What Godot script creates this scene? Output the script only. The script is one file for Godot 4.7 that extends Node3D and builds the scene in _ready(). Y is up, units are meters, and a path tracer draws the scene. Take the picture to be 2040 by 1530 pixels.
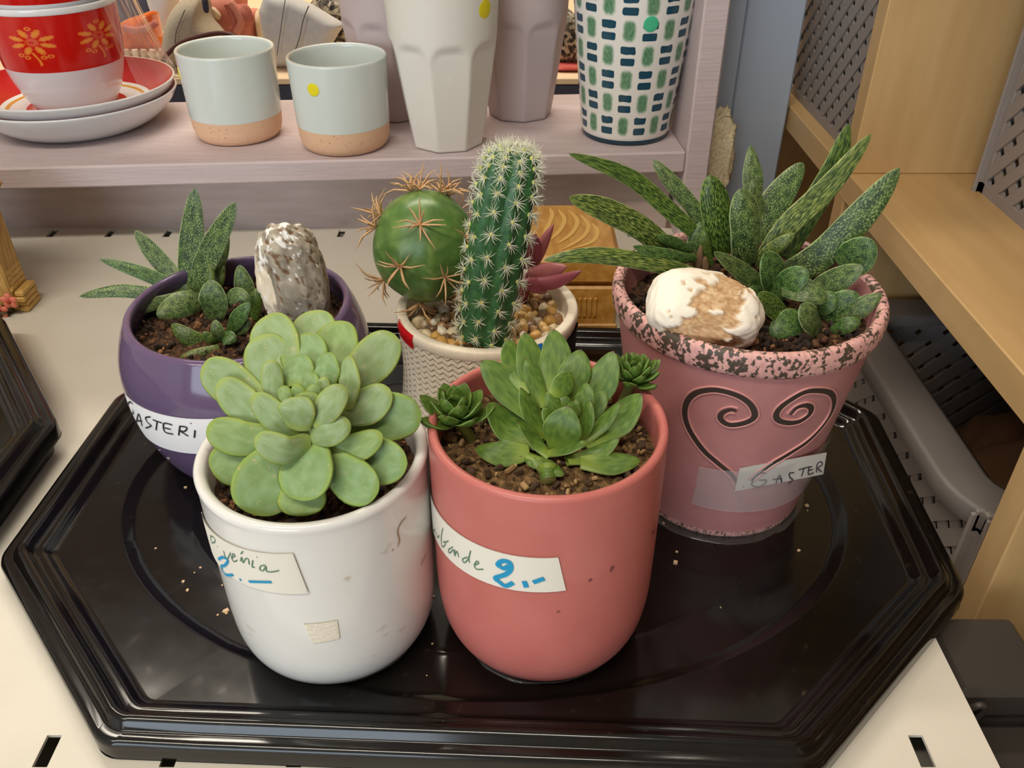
extends Node3D
# A charity-shop shelf: five potted succulents on a black serving tray, crockery on a lilac bookcase behind.

const F := 1720.0                      # focal length in pixels of the 2040 x 1530 frame
const PITCH := 34.6                    # degrees the camera looks down
const EYE := Vector3(0, 0.317, 0)      # camera, metres above the metal shelf (y = 0)
const BT := 0.077                      # top of the bookcase's lowest board
const GROUND := -0.95                  # floor of the shop
const ROOF := 1.75                     # ceiling of the shop

var M := {}
var taken := {}
var rng := RandomNumberGenerator.new()

func _ready():
	rng.seed = 7
	make_camera_and_light()
	make_materials()
	make_room()
	make_metal_shelf()
	make_bookcase()
	make_cabinet()
	make_post()
	make_trays()
	make_crockery()
	make_cups()
	make_backdrop()
	make_baskets()
	make_small_goods()
	make_pink_pot()
	make_white_pot()
	make_heart_pot()
	make_purple_pot()
	make_woven_pot()
	make_litter()

# ------------------------------------------------------------------ camera and light
func make_camera_and_light():
	var cam = Camera3D.new()
	cam.name = "camera"
	add_child(cam)
	cam.position = EYE
	cam.rotation_degrees = Vector3(-PITCH, 0, 0)
	cam.fov = rad_to_deg(2.0 * atan(765.0 / F))
	cam.near = 0.02
	cam.far = 60.0
	cam.current = true
	var we = WorldEnvironment.new()
	we.name = "world_environment"
	var env = Environment.new()
	env.tonemap_mode = Environment.TONE_MAPPER_LINEAR
	env.tonemap_exposure = 0.84
	env.background_mode = Environment.BG_SKY
	var sky = Sky.new()
	var sm = ProceduralSkyMaterial.new()
	sm.sky_top_color = Color(0.62, 0.70, 0.80)
	sm.sky_horizon_color = Color(0.78, 0.82, 0.87)
	sm.ground_horizon_color = Color(0.55, 0.55, 0.55)
	sm.ground_bottom_color = Color(0.35, 0.34, 0.33)
	sky.sky_material = sm
	env.sky = sky
	env.ambient_light_source = Environment.AMBIENT_SOURCE_DISABLED
	env.sdfgi_enabled = true
	env.ssao_enabled = true
	env.ssil_enabled = true
	we.environment = env
	add_child(we)
	# daylight of the overcast sky through the shop window behind the camera, on the left
	var day = AreaLight3D.new()
	day.name = "window_daylight"
	day.area_size = Vector2(1.7, 1.3)
	day.area_normalize_energy = true
	day.light_energy = 4.4
	day.light_color = Color(0.89, 0.95, 1.0)
	day.shadow_enabled = true
	day.area_range = 12.0
	add_child(day)
	day.look_at_from_position(Vector3(-1.25, 0.62, 2.44), Vector3(-1.25, 0.62, 0.0), Vector3.UP)

# ------------------------------------------------------------------ pixels to places
func ray(p: Vector2) -> Vector3:
	var c = cos(deg_to_rad(PITCH))
	var s = sin(deg_to_rad(PITCH))
	var a = (p.x - 1020.0) / F
	var b = -(p.y - 765.0) / F
	return Vector3(a, b * c - s, -(c + b * s))

func at_z(x: float, y: float, z: float) -> Vector3:
	var d = ray(Vector2(x, y))
	return EYE + d * (z / d.z)

func at_y(x: float, y: float, h: float) -> Vector3:
	var d = ray(Vector2(x, y))
	return EYE + d * ((h - EYE.y) / d.y)

# the place on a turned body (profile of Vector2(radius, height), heights rising) that a pixel falls on
func on_lathe(p: Vector2, c: Vector3, prof: Array, out := 0.0) -> Vector3:
	var d = ray(p).normalized()
	var t = Vector2(c.x, c.z).length() * 0.6
	var last = t
	var best = t
	var least = 1e9
	var hit = false
	while t < 1.6:
		var q = EYE + d * t
		var g = Vector2(q.x - c.x, q.z - c.z).length() - radius_at(prof, q.y)
		if q.y < prof[0].y - 0.002:
			break
		if g < least and q.y <= prof[-1].y + 0.001:
			least = g
			best = t
		if g < 0.0 and q.y <= prof[-1].y + 0.001:
			hit = true
			break
		last = t
		t += 0.0015
	if hit:
		for i in 16:
			var m = (last + t) * 0.5
			var q = EYE + d * m
			if Vector2(q.x - c.x, q.z - c.z).length() - radius_at(prof, q.y) < 0.0:
				t = m
			else:
				last = m
		best = t
	var r = EYE + d * best
	var a = atan2(r.z - c.z, r.x - c.x)
	return lathe_point(c, prof, a, r.y, out)

func radius_at(prof: Array, h: float) -> float:
	if h <= prof[0].y:
		return prof[0].x
	for i in prof.size() - 1:
		if h <= prof[i + 1].y:
			var k = (h - prof[i].y) / max(1e-6, prof[i + 1].y - prof[i].y)
			return lerp(prof[i].x, prof[i + 1].x, k)
	return prof[-1].x

func lathe_point(c: Vector3, prof: Array, a: float, h: float, out := 0.0) -> Vector3:
	var n = lathe_normal(prof, a, h)
	return Vector3(c.x + cos(a) * radius_at(prof, h), h, c.z + sin(a) * radius_at(prof, h)) + n * out

func lathe_normal(prof: Array, a: float, h: float) -> Vector3:
	var dr = radius_at(prof, h + 0.002) - radius_at(prof, h - 0.002)
	return Vector3(cos(a) * 0.004, -dr, sin(a) * 0.004).normalized()

# tip of a leaf of length l that starts at b and is seen at pixel p; side 1 leans to the eye, -1 away
func tip_at(p: Vector2, b: Vector3, l: float, side: float) -> Vector3:
	var d = ray(p).normalized()
	var m = (b - EYE).dot(d)
	var foot = EYE + d * m
	var off = (b - foot).length()
	if off >= l:
		return foot
	return foot - d * side * sqrt(l * l - off * off)

# ------------------------------------------------------------------ nodes
func numbered(called: String) -> String:
	if not taken.has(called):
		taken[called] = 0
		return called
	taken[called] += 1
	return "%s_%03d" % [called, taken[called]]

func thing(called: String, label: String, category: String, at := Vector3.ZERO, group := "") -> Node3D:
	var o = Node3D.new()
	o.name = numbered(called)
	add_child(o)
	o.position = at
	o.set_meta("label", label)
	o.set_meta("category", category)
	if group:
		o.set_meta("group", group)
	return o

# a mesh given in world coordinates becomes a named part of parent (or a top-level object)
func part(called: String, mesh: Mesh, mat: Material, parent: Node3D = null, label := "") -> MeshInstance3D:
	var o = MeshInstance3D.new()
	o.mesh = mesh
	o.material_override = mat
	if parent == null:
		o.name = numbered(called)
		add_child(o)
	else:
		o.name = called
		parent.add_child(o, true)
		var at = Vector3.ZERO
		var up: Node = parent
		while up is Node3D and up != self:
			at += up.position
			up = up.get_parent()
		o.position = -at
	if label:
		o.set_meta("label", label)
	return o

func tag(o: Node, label: String, category: String, group := "", kind := ""):
	if label:
		o.set_meta("label", label)
	if category:
		o.set_meta("category", category)
	if group:
		o.set_meta("group", group)
	if kind:
		o.set_meta("kind", kind)

func struct(called: String, mesh: Mesh, mat: Material, label := "", category := "") -> MeshInstance3D:
	var o = part(called, mesh, mat)
	tag(o, label, category, "", "structure")
	return o

# ------------------------------------------------------------------ meshes
func commit(v: PackedVector3Array, n: PackedVector3Array, uv: PackedVector2Array, idx: PackedInt32Array, col := PackedColorArray()) -> ArrayMesh:
	var arr = []
	arr.resize(Mesh.ARRAY_MAX)
	arr[Mesh.ARRAY_VERTEX] = v
	arr[Mesh.ARRAY_NORMAL] = n
	if uv.size() == v.size():
		arr[Mesh.ARRAY_TEX_UV] = uv
	if col.size() == v.size():
		arr[Mesh.ARRAY_COLOR] = col
	arr[Mesh.ARRAY_INDEX] = idx
	var m = ArrayMesh.new()
	m.add_surface_from_arrays(Mesh.PRIMITIVE_TRIANGLES, arr)
	return m

# nu x nv points, u running fastest; wrap: the last u column equals the first; flip turns it inside out
func grid(v: PackedVector3Array, nu: int, nv: int, uv: PackedVector2Array, wrap := false, closed := false, col := PackedColorArray()) -> ArrayMesh:
	var idx = PackedInt32Array()
	var n = PackedVector3Array()
	n.resize(v.size())
	var vol = 0.0
	for j in nv - 1:
		for i in nu - 1:
			var a = j * nu + i
			var b = a + 1
			var c = a + nu
			var d = c + 1
			var n1 = (v[c] - v[a]).cross(v[b] - v[a])
			var n2 = (v[c] - v[b]).cross(v[d] - v[b])
			n[a] += n1; n[b] += n1 + n2; n[c] += n1 + n2; n[d] += n2
			if closed:
				var o = v[0]
				vol += (v[a] - o).dot(n1) + (v[b] - o).dot(n2)
			idx.append_array([a, b, c, b, d, c])
	if wrap:
		for j in nv:
			var s = n[j * nu] + n[j * nu + nu - 1]
			n[j * nu] = s
			n[j * nu + nu - 1] = s
	var sgn = -1.0 if closed and vol < 0.0 else 1.0
	for i in n.size():
		n[i] = n[i].normalized() * sgn if n[i].length_squared() > 1e-24 else Vector3.UP
	if sgn < 0.0:
		for k in range(0, idx.size(), 3):
			var t = idx[k + 1]
			idx[k + 1] = idx[k + 2]
			idx[k + 2] = t
	return commit(v, n, uv, idx, col)

# a turned body: profile of Vector2(radius, height) along its skin, round the upright axis through c
func lathe(c: Vector3, prof: Array, seg := 96, h0 := 0.0, h1 := 0.0) -> ArrayMesh:
	var v = PackedVector3Array()
	var uv = PackedVector2Array()
	var run = [0.0]
	for i in range(1, prof.size()):
		run.append(run[-1] + (prof[i] - prof[i - 1]).length())
	for i in prof.size():
		for k in seg + 1:
			var a = TAU * k / seg
			v.append(Vector3(c.x + cos(a) * prof[i].x, prof[i].y, c.z + sin(a) * prof[i].x))
			uv.append(Vector2(float(k) / seg, (h1 - prof[i].y) / (h1 - h0) if h1 > h0 else run[i] / run[-1]))
	return grid(v, seg + 1, prof.size(), uv, true)

# points of a smooth curve through the given Vector2 points
func smooth2(p: Array, per := 6) -> Array:
	var out = []
	for i in p.size() - 1:
		var a = p[max(0, i - 1)]
		var b = p[i]
		var c = p[i + 1]
		var d = p[min(p.size() - 1, i + 2)]
		for k in per:
			out.append(b.cubic_interpolate(c, a, d, float(k) / per))
	out.append(p[-1])
	return out

func smooth3(p: Array, per := 6) -> Array:
	var out = []
	for i in p.size() - 1:
		var a = p[max(0, i - 1)]
		var b = p[i]
		var c = p[i + 1]
		var d = p[min(p.size() - 1, i + 2)]
		for k in per:
			out.append(b.cubic_interpolate(c, a, d, float(k) / per))
	out.append(p[-1])
	return out

func v2s(flat: Array) -> Array:
	var out = []
	for i in range(0, flat.size(), 2):
		out.append(Vector2(flat[i], flat[i + 1]))
	return out

class Soup:
	var v := PackedVector3Array()
	var n := PackedVector3Array()
	var uv := PackedVector2Array()
	var idx := PackedInt32Array()
	# a flat polygon that looks away from the point mid
	func face(p: Array, mid: Vector3):
		var nn = (p[1] - p[0]).cross(p[2] - p[0])
		if p.size() > 3:
			nn += (p[2] - p[0]).cross(p[3] - p[0])
		if nn.length_squared() < 1e-22:
			return
		nn = nn.normalized()
		var c = Vector3.ZERO
		for q in p:
			c += q
		c /= p.size()
		var turn = nn.dot(c - mid) < 0.0
		if turn:
			nn = -nn
		var s = v.size()
		var ax = abs(nn)
		for q in p:
			v.append(q)
			n.append(nn)
			if ax.x > ax.y and ax.x > ax.z:
				uv.append(Vector2(q.z, -q.y))
			elif ax.y > ax.z:
				uv.append(Vector2(q.x, q.z))
			else:
				uv.append(Vector2(q.x, -q.y))
		for i in range(1, p.size() - 1):
			if turn:
				idx.append_array([s, s + i, s + i + 1])
			else:
				idx.append_array([s, s + i + 1, s + i])
	# a box with chamfered edges, placed by t, half sizes h
	func box(t: Transform3D, h: Vector3, b := 0.0):
		b = min(b, 0.9 * min(h.x, min(h.y, h.z)))
		var mid = t.origin
		var i = h - Vector3(b, b, b)
		for ax in 3:
			var u = (ax + 1) % 3
			var w = (ax + 2) % 3
			for s in [-1, 1]:
				var q = []
				for k in [[-1, -1], [1, -1], [1, 1], [-1, 1]]:
					var p = Vector3.ZERO
					p[ax] = s * h[ax]
					p[u] = k[0] * i[u]
					p[w] = k[1] * i[w]
					q.append(t * p)
				face(q, mid)
		if b <= 0.0:
			return
		for ax in 3:
			var u = (ax + 1) % 3
			var w = (ax + 2) % 3
			for su in [-1, 1]:
				for sw in [-1, 1]:
					var a = Vector3.ZERO; var c = Vector3.ZERO
					a[u] = su * h[u]; a[w] = sw * i[w]
					c[u] = su * i[u]; c[w] = sw * h[w]
					var a2 = a; var c2 = c
					a[ax] = -i[ax]; c[ax] = -i[ax]
					a2[ax] = i[ax]; c2[ax] = i[ax]
					face([t * a, t * c, t * c2, t * a2], mid)
		for sx in [-1, 1]:
			for sy in [-1, 1]:
				for sz in [-1, 1]:
					face([t * Vector3(sx * h.x, sy * i.y, sz * i.z), t * Vector3(sx * i.x, sy * h.y, sz * i.z), t * Vector3(sx * i.x, sy * i.y, sz * h.z)], mid)
	func done() -> ArrayMesh:
		var arr = []
		arr.resize(Mesh.ARRAY_MAX)
		arr[Mesh.ARRAY_VERTEX] = v
		arr[Mesh.ARRAY_NORMAL] = n
		arr[Mesh.ARRAY_TEX_UV] = uv
		arr[Mesh.ARRAY_INDEX] = idx
		var m = ArrayMesh.new()
		m.add_surface_from_arrays(Mesh.PRIMITIVE_TRIANGLES, arr)
		return m

# box from corner to corner, turned by yaw about pivot
func box_mesh(lo: Vector3, hi: Vector3, b := 0.0, yaw := 0.0, pivot := Vector3.ZERO) -> ArrayMesh:
	var s = Soup.new()
	var t = Transform3D(Basis(), (lo + hi) * 0.5)
	if yaw != 0.0:
		t = Transform3D(Basis(), pivot) * Transform3D(Basis(Vector3.UP, yaw), Vector3.ZERO) * Transform3D(Basis(), -pivot) * t
	s.box(t, (hi - lo).abs() * 0.5, b)
	return s.done()

func tube(p: Array, rad: Array, seg := 8, caps := true) -> ArrayMesh:
	var v = PackedVector3Array()
	var uv = PackedVector2Array()
	var np = p.size()
	var side = Vector3.ZERO
	for i in np:
		var t = (p[min(i + 1, np - 1)] - p[max(i - 1, 0)]).normalized()
		if side == Vector3.ZERO:
			side = t.cross(Vector3.UP if abs(t.y) < 0.9 else Vector3.RIGHT).normalized()
		side = (side - t * side.dot(t)).normalized()
		var up = side.cross(t)
		var r = rad[min(i, rad.size() - 1)]
		if i == 0 and caps:
			for k in seg + 1:
				v.append(p[i]); uv.append(Vector2(float(k) / seg, 0))
		for k in seg + 1:
			var a = TAU * k / seg
			v.append(p[i] + (side * cos(a) + up * sin(a)) * r)
			uv.append(Vector2(float(k) / seg, float(i) / (np - 1)))
		if i == np - 1 and caps:
			for k in seg + 1:
				v.append(p[i]); uv.append(Vector2(float(k) / seg, 1))
	return grid(v, seg + 1, np + (2 if caps else 0), uv, true, true)

# half width of a leaf at s (0 base, 1 tip): f = [width at base, where it is full, where the end begins, power, root]
func prof_at(f: Array, s: float) -> float:
	var w = lerp(f[0], 1.0, smoothstep(0.0, f[1], s))
	if s > f[2]:
		w *= pow(max(0.0, 1.0 - pow((s - f[2]) / (1.0 - f[2]), f[3])), f[4])
	return w

# a fleshy leaf along a spine: half width w, half thickness t, upper side towards hint; cup lifts the margins
func leaf(spine: Array, w: float, t: float, hint: Vector3, f: Array, cup := 0.15, nv := 14, nu := 14, keel := 0.0) -> ArrayMesh:
	var sp = smooth3(spine, 8)
	var v = PackedVector3Array()
	var uv = PackedVector2Array()
	var m = sp.size() - 1
	for j in nv + 1:
		var x = float(j) / nv
		var s = lerp(x, 1.0 - pow(1.0 - x, 2.2), 0.72)
		var q = s * m
		var i = int(min(floor(q), m - 1))
		var pos = sp[i].lerp(sp[i + 1], q - i)
		var tan = (sp[min(i + 2, m)] - sp[max(i - 1, 0)]).normalized()
		var n = (hint - tan * hint.dot(tan)).normalized()
		var side = tan.cross(n)
		var ww = w * max(0.012, prof_at(f, s))
		var tt = t * (1.0 - 0.35 * s) * clamp(sqrt(max(0.0, 1.0 - s)) * 2.6, 0.06, 1.0) * clamp(0.35 + prof_at(f, s), 0.0, 1.0)
		for k in nu + 1:
			var a = TAU * k / nu
			var ca = cos(a)
			var sa = sin(a)
			var lens = sa * tt * (0.55 + 0.45 * abs(sa))
			if sa < 0.0:
				lens -= keel * ww * sa * sa * abs(sa)
			v.append(pos + side * ca * ww + n * (lens + cup * ww * (ca * ca - 0.4)))
			uv.append(Vector2(0.5 + 0.5 * ca, s))
	return grid(v, nu + 1, nv + 1, uv, true, true)

# a lumpy stone: ellipsoid with noise
func lump(c: Vector3, b: Basis, r: Vector3, amount: float, freq: float, sd: int, nu := 32, nv := 20, square := 1.0) -> ArrayMesh:
	var ns = FastNoiseLite.new()
	ns.seed = sd
	ns.frequency = freq
	ns.fractal_octaves = 3
	var v = PackedVector3Array()
	var uv = PackedVector2Array()
	for j in nv + 1:
		var th = PI * j / nv
		for k in nu + 1:
			var a = TAU * (k % nu) / nu
			var d = Vector3(cos(a) * sin(th), cos(th), sin(a) * sin(th))
			var e = Vector3(sign(d.x) * pow(abs(d.x), square), sign(d.y) * pow(abs(d.y), square), sign(d.z) * pow(abs(d.z), square))
			var g = 1.0 + amount * ns.get_noise_3dv(d)
			v.append(c + b * (e * r * g))
			uv.append(Vector2(float(k) / nu, float(j) / nv))
	return grid(v, nu + 1, nv + 1, uv, true, true)

# a stone whose skin is painted by a function of the unit direction: returns [colour, how proud]
func coloured_lump(c: Vector3, b: Basis, r: Vector3, amount: float, freq: float, sd: int, square: float, skin: Callable, nu := 120, nv := 80) -> ArrayMesh:
	var ns = noise(sd, freq, 3)
	var v = PackedVector3Array()
	var uv = PackedVector2Array()
	var col = PackedColorArray()
	for j in nv + 1:
		var th = PI * j / nv
		for k in nu + 1:
			var a = TAU * (k % nu) / nu
			var d = Vector3(cos(a) * sin(th), cos(th), sin(a) * sin(th))
			var e = Vector3(sign(d.x) * pow(abs(d.x), square), sign(d.y) * pow(abs(d.y), square), sign(d.z) * pow(abs(d.z), square))
			var q = skin.call(d)
			v.append(c + b * (e * r * (1.0 + amount * ns.get_noise_3dv(d) + q[1])))
			uv.append(Vector2(float(k) / nu, float(j) / nv))
			col.append(q[0].srgb_to_linear())
	return grid(v, nu + 1, nv + 1, uv, true, true, col)

# a stuffed shape with a given outline (points in space), as deep as told, bulging towards dir
func pillow(outline: Array, dir: Vector3, deep: float, steps := 7, crisp := false) -> ArrayMesh:
	var o = []
	if crisp:
		for i in outline.size():
			for k in 5:
				o.append(outline[i].lerp(outline[(i + 1) % outline.size()], k / 5.0))
		o.append(outline[0])
	else:
		o = smooth3(outline + [outline[0]], 5)
	var n = o.size()
	var c = Vector3.ZERO
	for i in n - 1:
		c += o[i]
	c /= (n - 1)
	var v = PackedVector3Array()
	var uv = PackedVector2Array()
	for j in steps * 2 + 1:
		var th = PI * (float(j) / (steps * 2) - 0.5)
		var s = pow(cos(th), 0.3 if crisp else 0.55) if abs(th) < PI / 2 - 1e-4 else 0.0
		for i in n:
			v.append(c + (o[i] - c) * s + dir * deep * 0.5 * sin(th))
			uv.append(Vector2(float(i) / (n - 1), float(j) / (steps * 2)))
	return grid(v, n, steps * 2 + 1, uv, true, true)

# a flat band along points, with the surface's normal at each; half width per point from 'taper'
func ribbon(p: Array, nrm: Array, half: float, taper := false) -> ArrayMesh:
	var v = PackedVector3Array()
	var uv = PackedVector2Array()
	var m = p.size()
	for i in m:
		var t = (p[min(i + 1, m - 1)] - p[max(i - 1, 0)]).normalized()
		var side = t.cross(nrm[i]).normalized()
		var x = float(i) / (m - 1)
		var h = half * (clamp(4.0 * min(x, 1.0 - x) + 0.25, 0.0, 1.0) if taper else 1.0)
		v.append(p[i] - side * h); v.append(p[i] + side * h)
		uv.append(Vector2(0, x)); uv.append(Vector2(1, x))
	return grid(v, 2, m, uv)

func joined(ms: Array) -> ArrayMesh:
	var st = SurfaceTool.new()
	for m in ms:
		st.append_from(m, 0, Transform3D())
	return st.commit()

# pen strokes given as pixels of a crop (offset, scale), laid on a turned body
func strokes(lines: Array, off: Vector2, sc: float, c: Vector3, prof: Array, half: float, lift: float, per := 5, taper := false) -> ArrayMesh:
	var ms = []
	for l in lines:
		var pts = []
		var nr = []
		for q in smooth2(v2s(l), per):
			var s = on_lathe(off + q / sc, c, prof, lift)
			pts.append(s)
			nr.append(lathe_normal(prof, atan2(s.z - c.z, s.x - c.x), s.y))
		ms.append(ribbon(pts, nr, half, taper))
	return joined(ms)

# a sheet stuck on a turned body: corners (angle, height) top left, top right, bottom right, bottom left
func sheet(c: Vector3, prof: Array, q: Array, lift: float, thick := 0.0003, nu := 24, nv := 6) -> ArrayMesh:
	var v = PackedVector3Array()
	var uv = PackedVector2Array()
	# a closed strip: outside face, then back along the inside
	for j in nv + 1:
		var y = float(j) / nv
		for k in nu * 2 + 3:
			var inside = k > nu
			var x = float(k) / nu if not inside else float(nu * 2 + 1 - k) / nu
			if k == nu * 2 + 2:
				x = 0.0
				inside = false
			var ah = q[0].lerp(q[1], x).lerp(q[3].lerp(q[2], x), y)
			v.append(lathe_point(c, prof, ah.x, ah.y, lift if not inside else lift - thick))
			uv.append(Vector2(x, y))
	return grid(v, nu * 2 + 3, nv + 1, uv, true)

func ah(p: Vector2, c: Vector3, prof: Array) -> Vector2:
	var s = on_lathe(p, c, prof)
	return Vector2(atan2(s.z - c.z, s.x - c.x), s.y)

# a round sticker on a turned body
func dot_on(p: Vector2, c: Vector3, prof: Array, r: float) -> ArrayMesh:
	var m = on_lathe(p, c, prof)
	var a0 = atan2(m.z - c.z, m.x - c.x)
	var v = PackedVector3Array()
	var uv = PackedVector2Array()
	for j in 4:
		for k in 25:
			var a = TAU * k / 24
			var rr = [0.0, r * 0.6, r, r][j]
			var lift = 0.0004 if j < 3 else 0.0
			v.append(lathe_point(c, prof, a0 + cos(a) * rr / radius_at(prof, m.y), m.y + sin(a) * rr, lift))
			uv.append(Vector2(0.5 + 0.5 * cos(a), 0.5 + 0.5 * sin(a)))
	return grid(v, 25, 4, uv, true)

# ------------------------------------------------------------------ materials
func mat(c: Color, rough := 0.6, spec := 0.5) -> StandardMaterial3D:
	var m = StandardMaterial3D.new()
	m.albedo_color = c
	m.roughness = rough
	m.metallic_specular = spec
	return m

func rgb(r: float, g: float, b: float) -> Color:
	return Color(r / 255.0, g / 255.0, b / 255.0)

func ntex(freq: float, stops: Array, sd: int, size := 512, oct := 4, kind := FastNoiseLite.TYPE_SIMPLEX_SMOOTH) -> NoiseTexture2D:
	var n = FastNoiseLite.new()
	n.noise_type = kind
	n.seed = sd
	n.frequency = freq
	n.fractal_octaves = oct
	var g = Gradient.new()
	var offs = PackedFloat32Array()
	var cols = PackedColorArray()
	for s in stops:
		offs.append(s[0])
		cols.append(s[1])
	g.offsets = offs
	g.colors = cols
	var t = NoiseTexture2D.new()
	t.width = size
	t.height = size
	t.seamless = true
	t.noise = n
	t.color_ramp = g
	return t

func grey(freq: float, sd: int, lo := 0.0, hi := 1.0, size := 512, oct := 4) -> NoiseTexture2D:
	return ntex(freq, [[0.0, Color(lo, lo, lo)], [1.0, Color(hi, hi, hi)]], sd, size, oct)

# a material whose colour pattern lies in world space
func solid(tex: Texture2D, scale: Vector3, rough := 0.6, spec := 0.5, bump: Texture2D = null, depth := 0.0) -> StandardMaterial3D:
	var m = mat(Color.WHITE, rough, spec)
	m.albedo_texture = tex
	m.uv1_triplanar = true
	m.uv1_world_triplanar = true
	m.uv1_scale = scale
	if bump:
		m.heightmap_enabled = true
		m.heightmap_texture = bump
		m.heightmap_scale = depth
	return m

func picture(w: int, h: int, f: Callable) -> ImageTexture:
	var im = Image.create(w, h, false, Image.FORMAT_RGB8)
	for y in h:
		for x in w:
			im.set_pixel(x, y, f.call((x + 0.5) / w, (y + 0.5) / h))
	return ImageTexture.create_from_image(im)

func textured(tex: Texture2D, rough := 0.5, spec := 0.5) -> StandardMaterial3D:
	var m = mat(Color.WHITE, rough, spec)
	m.albedo_texture = tex
	return m

func tinted(m: StandardMaterial3D, c: Color) -> StandardMaterial3D:
	var n = m.duplicate()
	n.albedo_color = c
	return n

func noise(sd: int, freq: float, oct := 3) -> FastNoiseLite:
	var n = FastNoiseLite.new()
	n.seed = sd
	n.frequency = freq
	n.fractal_octaves = oct
	return n

func make_materials():
	# surfaces of the place
	M.plaster = mat(rgb(226, 222, 215), 0.9)
	M.ceiling = mat(rgb(236, 234, 230), 0.9)
	M.lino = solid(ntex(0.02, [[0.3, rgb(120, 108, 96)], [0.7, rgb(142, 130, 116)]], 3), Vector3(2, 2, 2), 0.5)
	M.enamel = solid(ntex(0.006, [[0.25, rgb(212, 205, 190)], [0.75, rgb(219, 212, 198)]], 5, 512, 5), Vector3(2.2, 2.2, 2.2), 0.36, 0.5, grey(0.004, 8), 0.03)
	M.lilac = solid(ntex(0.012, [[0.2, rgb(194, 177, 177)], [0.8, rgb(200, 184, 184)]], 11, 512, 5), Vector3(2, 18, 18), 0.55, 0.45, grey(0.03, 12), 0.02)
	M.lilac_gloss = solid(ntex(0.012, [[0.2, rgb(176, 158, 152)], [0.8, rgb(188, 171, 166)]], 13, 512, 5), Vector3(2, 12, 12), 0.3, 0.6, grey(0.02, 14), 0.01)
	M.birch = solid(ntex(0.01, [[0.15, rgb(190, 154, 103)], [0.5, rgb(196, 160, 109)], [0.85, rgb(201, 166, 115)]], 17, 512, 5), Vector3(9, 9, 1.1), 0.38, 0.5)
	M.birch_up = solid(ntex(0.01, [[0.15, rgb(190, 154, 103)], [0.5, rgb(195, 159, 108)], [0.85, rgb(200, 165, 114)]], 18, 512, 5), Vector3(9, 1.1, 9), 0.38, 0.5)
	M.birch_edge = solid(ntex(0.01, [[0.15, rgb(172, 136, 88)], [0.85, rgb(192, 156, 104)]], 19), Vector3(12, 12, 1.5), 0.5)
	M.pine = solid(ntex(0.01, [[0.15, rgb(206, 152, 84)], [0.85, rgb(228, 180, 112)]], 21), Vector3(1.2, 9, 9), 0.5)
	M.steel_blue = mat(rgb(158, 166, 178), 0.42)
	M.foam = solid(ntex(0.05, [[0.2, rgb(222, 202, 160)], [0.8, rgb(244, 232, 200)]], 23), Vector3(12, 12, 12), 0.95, 0.3, grey(0.05, 24), 0.06)
	M.dark = mat(rgb(26, 22, 20), 0.8)
	# black tray plastic with thin scratches and dried dust
	M.tray = mat(rgb(17, 15, 14), 0.16, 0.5)
	M.tray.roughness_texture = ntex(0.02, [[0.2, Color(0.7, 0.7, 0.7)], [0.75, Color(0.8, 0.8, 0.8)], [0.95, Color(1, 1, 1)]], 31, 512, 5)
	M.tray.roughness = 0.17
	M.tray.uv1_triplanar = true
	M.tray.uv1_world_triplanar = true
	M.tray.uv1_scale = Vector3(6, 6, 6)
	M.tray.albedo_texture = ntex(0.035, [[0.0, rgb(14, 12, 11)], [0.74, rgb(17, 15, 13)], [0.86, rgb(34, 29, 24)], [0.95, rgb(60, 52, 42)]], 33, 512, 6)
	M.tray.albedo_color = Color.WHITE
	M.crate = mat(rgb(58, 53, 49), 0.45)
	# glazes
	M.mug = mat(rgb(212, 219, 213), 0.12, 0.5)
	M.clay = solid(ntex(0.09, [[0.0, rgb(226, 184, 150)], [0.82, rgb(229, 188, 154)], [0.86, rgb(140, 92, 66)]], 41, 512, 2), Vector3(7, 7, 7), 0.75, 0.4)
	M.beaker_white = mat(rgb(228, 224, 215), 0.32)
	M.beaker_lilac = mat(rgb(192, 176, 176), 0.5)
	M.china = mat(rgb(224, 225, 226), 0.12, 0.5)
	M.yellow_dot = mat(rgb(232, 216, 22), 0.7)
	M.mint_dot = mat(rgb(70, 188, 140), 0.7)
	M.teal_foot = mat(rgb(24, 58, 76), 0.3)
	M.paper = mat(rgb(232, 226, 214), 0.75, 0.4)
	M.ink_green = mat(rgb(92, 128, 104), 0.8)
	M.ink_blue = mat(rgb(28, 148, 196), 0.75)
	M.ink_black = mat(rgb(38, 36, 40), 0.8)
	# pots
	M.pink = solid(ntex(0.01, [[0.2, rgb(192, 108, 100)], [0.8, rgb(199, 116, 108)]], 51), Vector3(6, 6, 6), 0.34, 0.45)
	M.cream_pot = solid(ntex(0.02, [[0.0, rgb(230, 228, 224)], [0.84, rgb(227, 225, 220)], [0.94, rgb(190, 176, 156)]], 53, 512, 5), Vector3(5, 5, 5), 0.13, 0.5)
	M.purple = mat(rgb(98, 80, 110), 0.10, 0.5)
	M.rose_plain = solid(ntex(0.012, [[0.2, rgb(180, 122, 121)], [0.8, rgb(190, 133, 131)]], 57), Vector3(5, 5, 5), 0.38, 0.45)
	M.groove = mat(rgb(62, 50, 44), 0.55)
	M.tape = mat(Color(0.86, 0.84, 0.84, 0.17), 0.3)
	M.tape.transparency = BaseMaterial3D.TRANSPARENCY_ALPHA
	M.film = mat(Color(1, 1, 1, 0.06), 0.06)
	M.film.transparency = BaseMaterial3D.TRANSPARENCY_ALPHA
	M.rose_edge = mat(rgb(204, 142, 136), 0.45)
	M.paper_worn = solid(ntex(0.06, [[0.3, rgb(222, 212, 190)], [0.7, rgb(238, 230, 214)]], 59), Vector3(20, 20, 20), 0.8)
	M.paper_grey = mat(rgb(206, 200, 192), 0.6)
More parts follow.
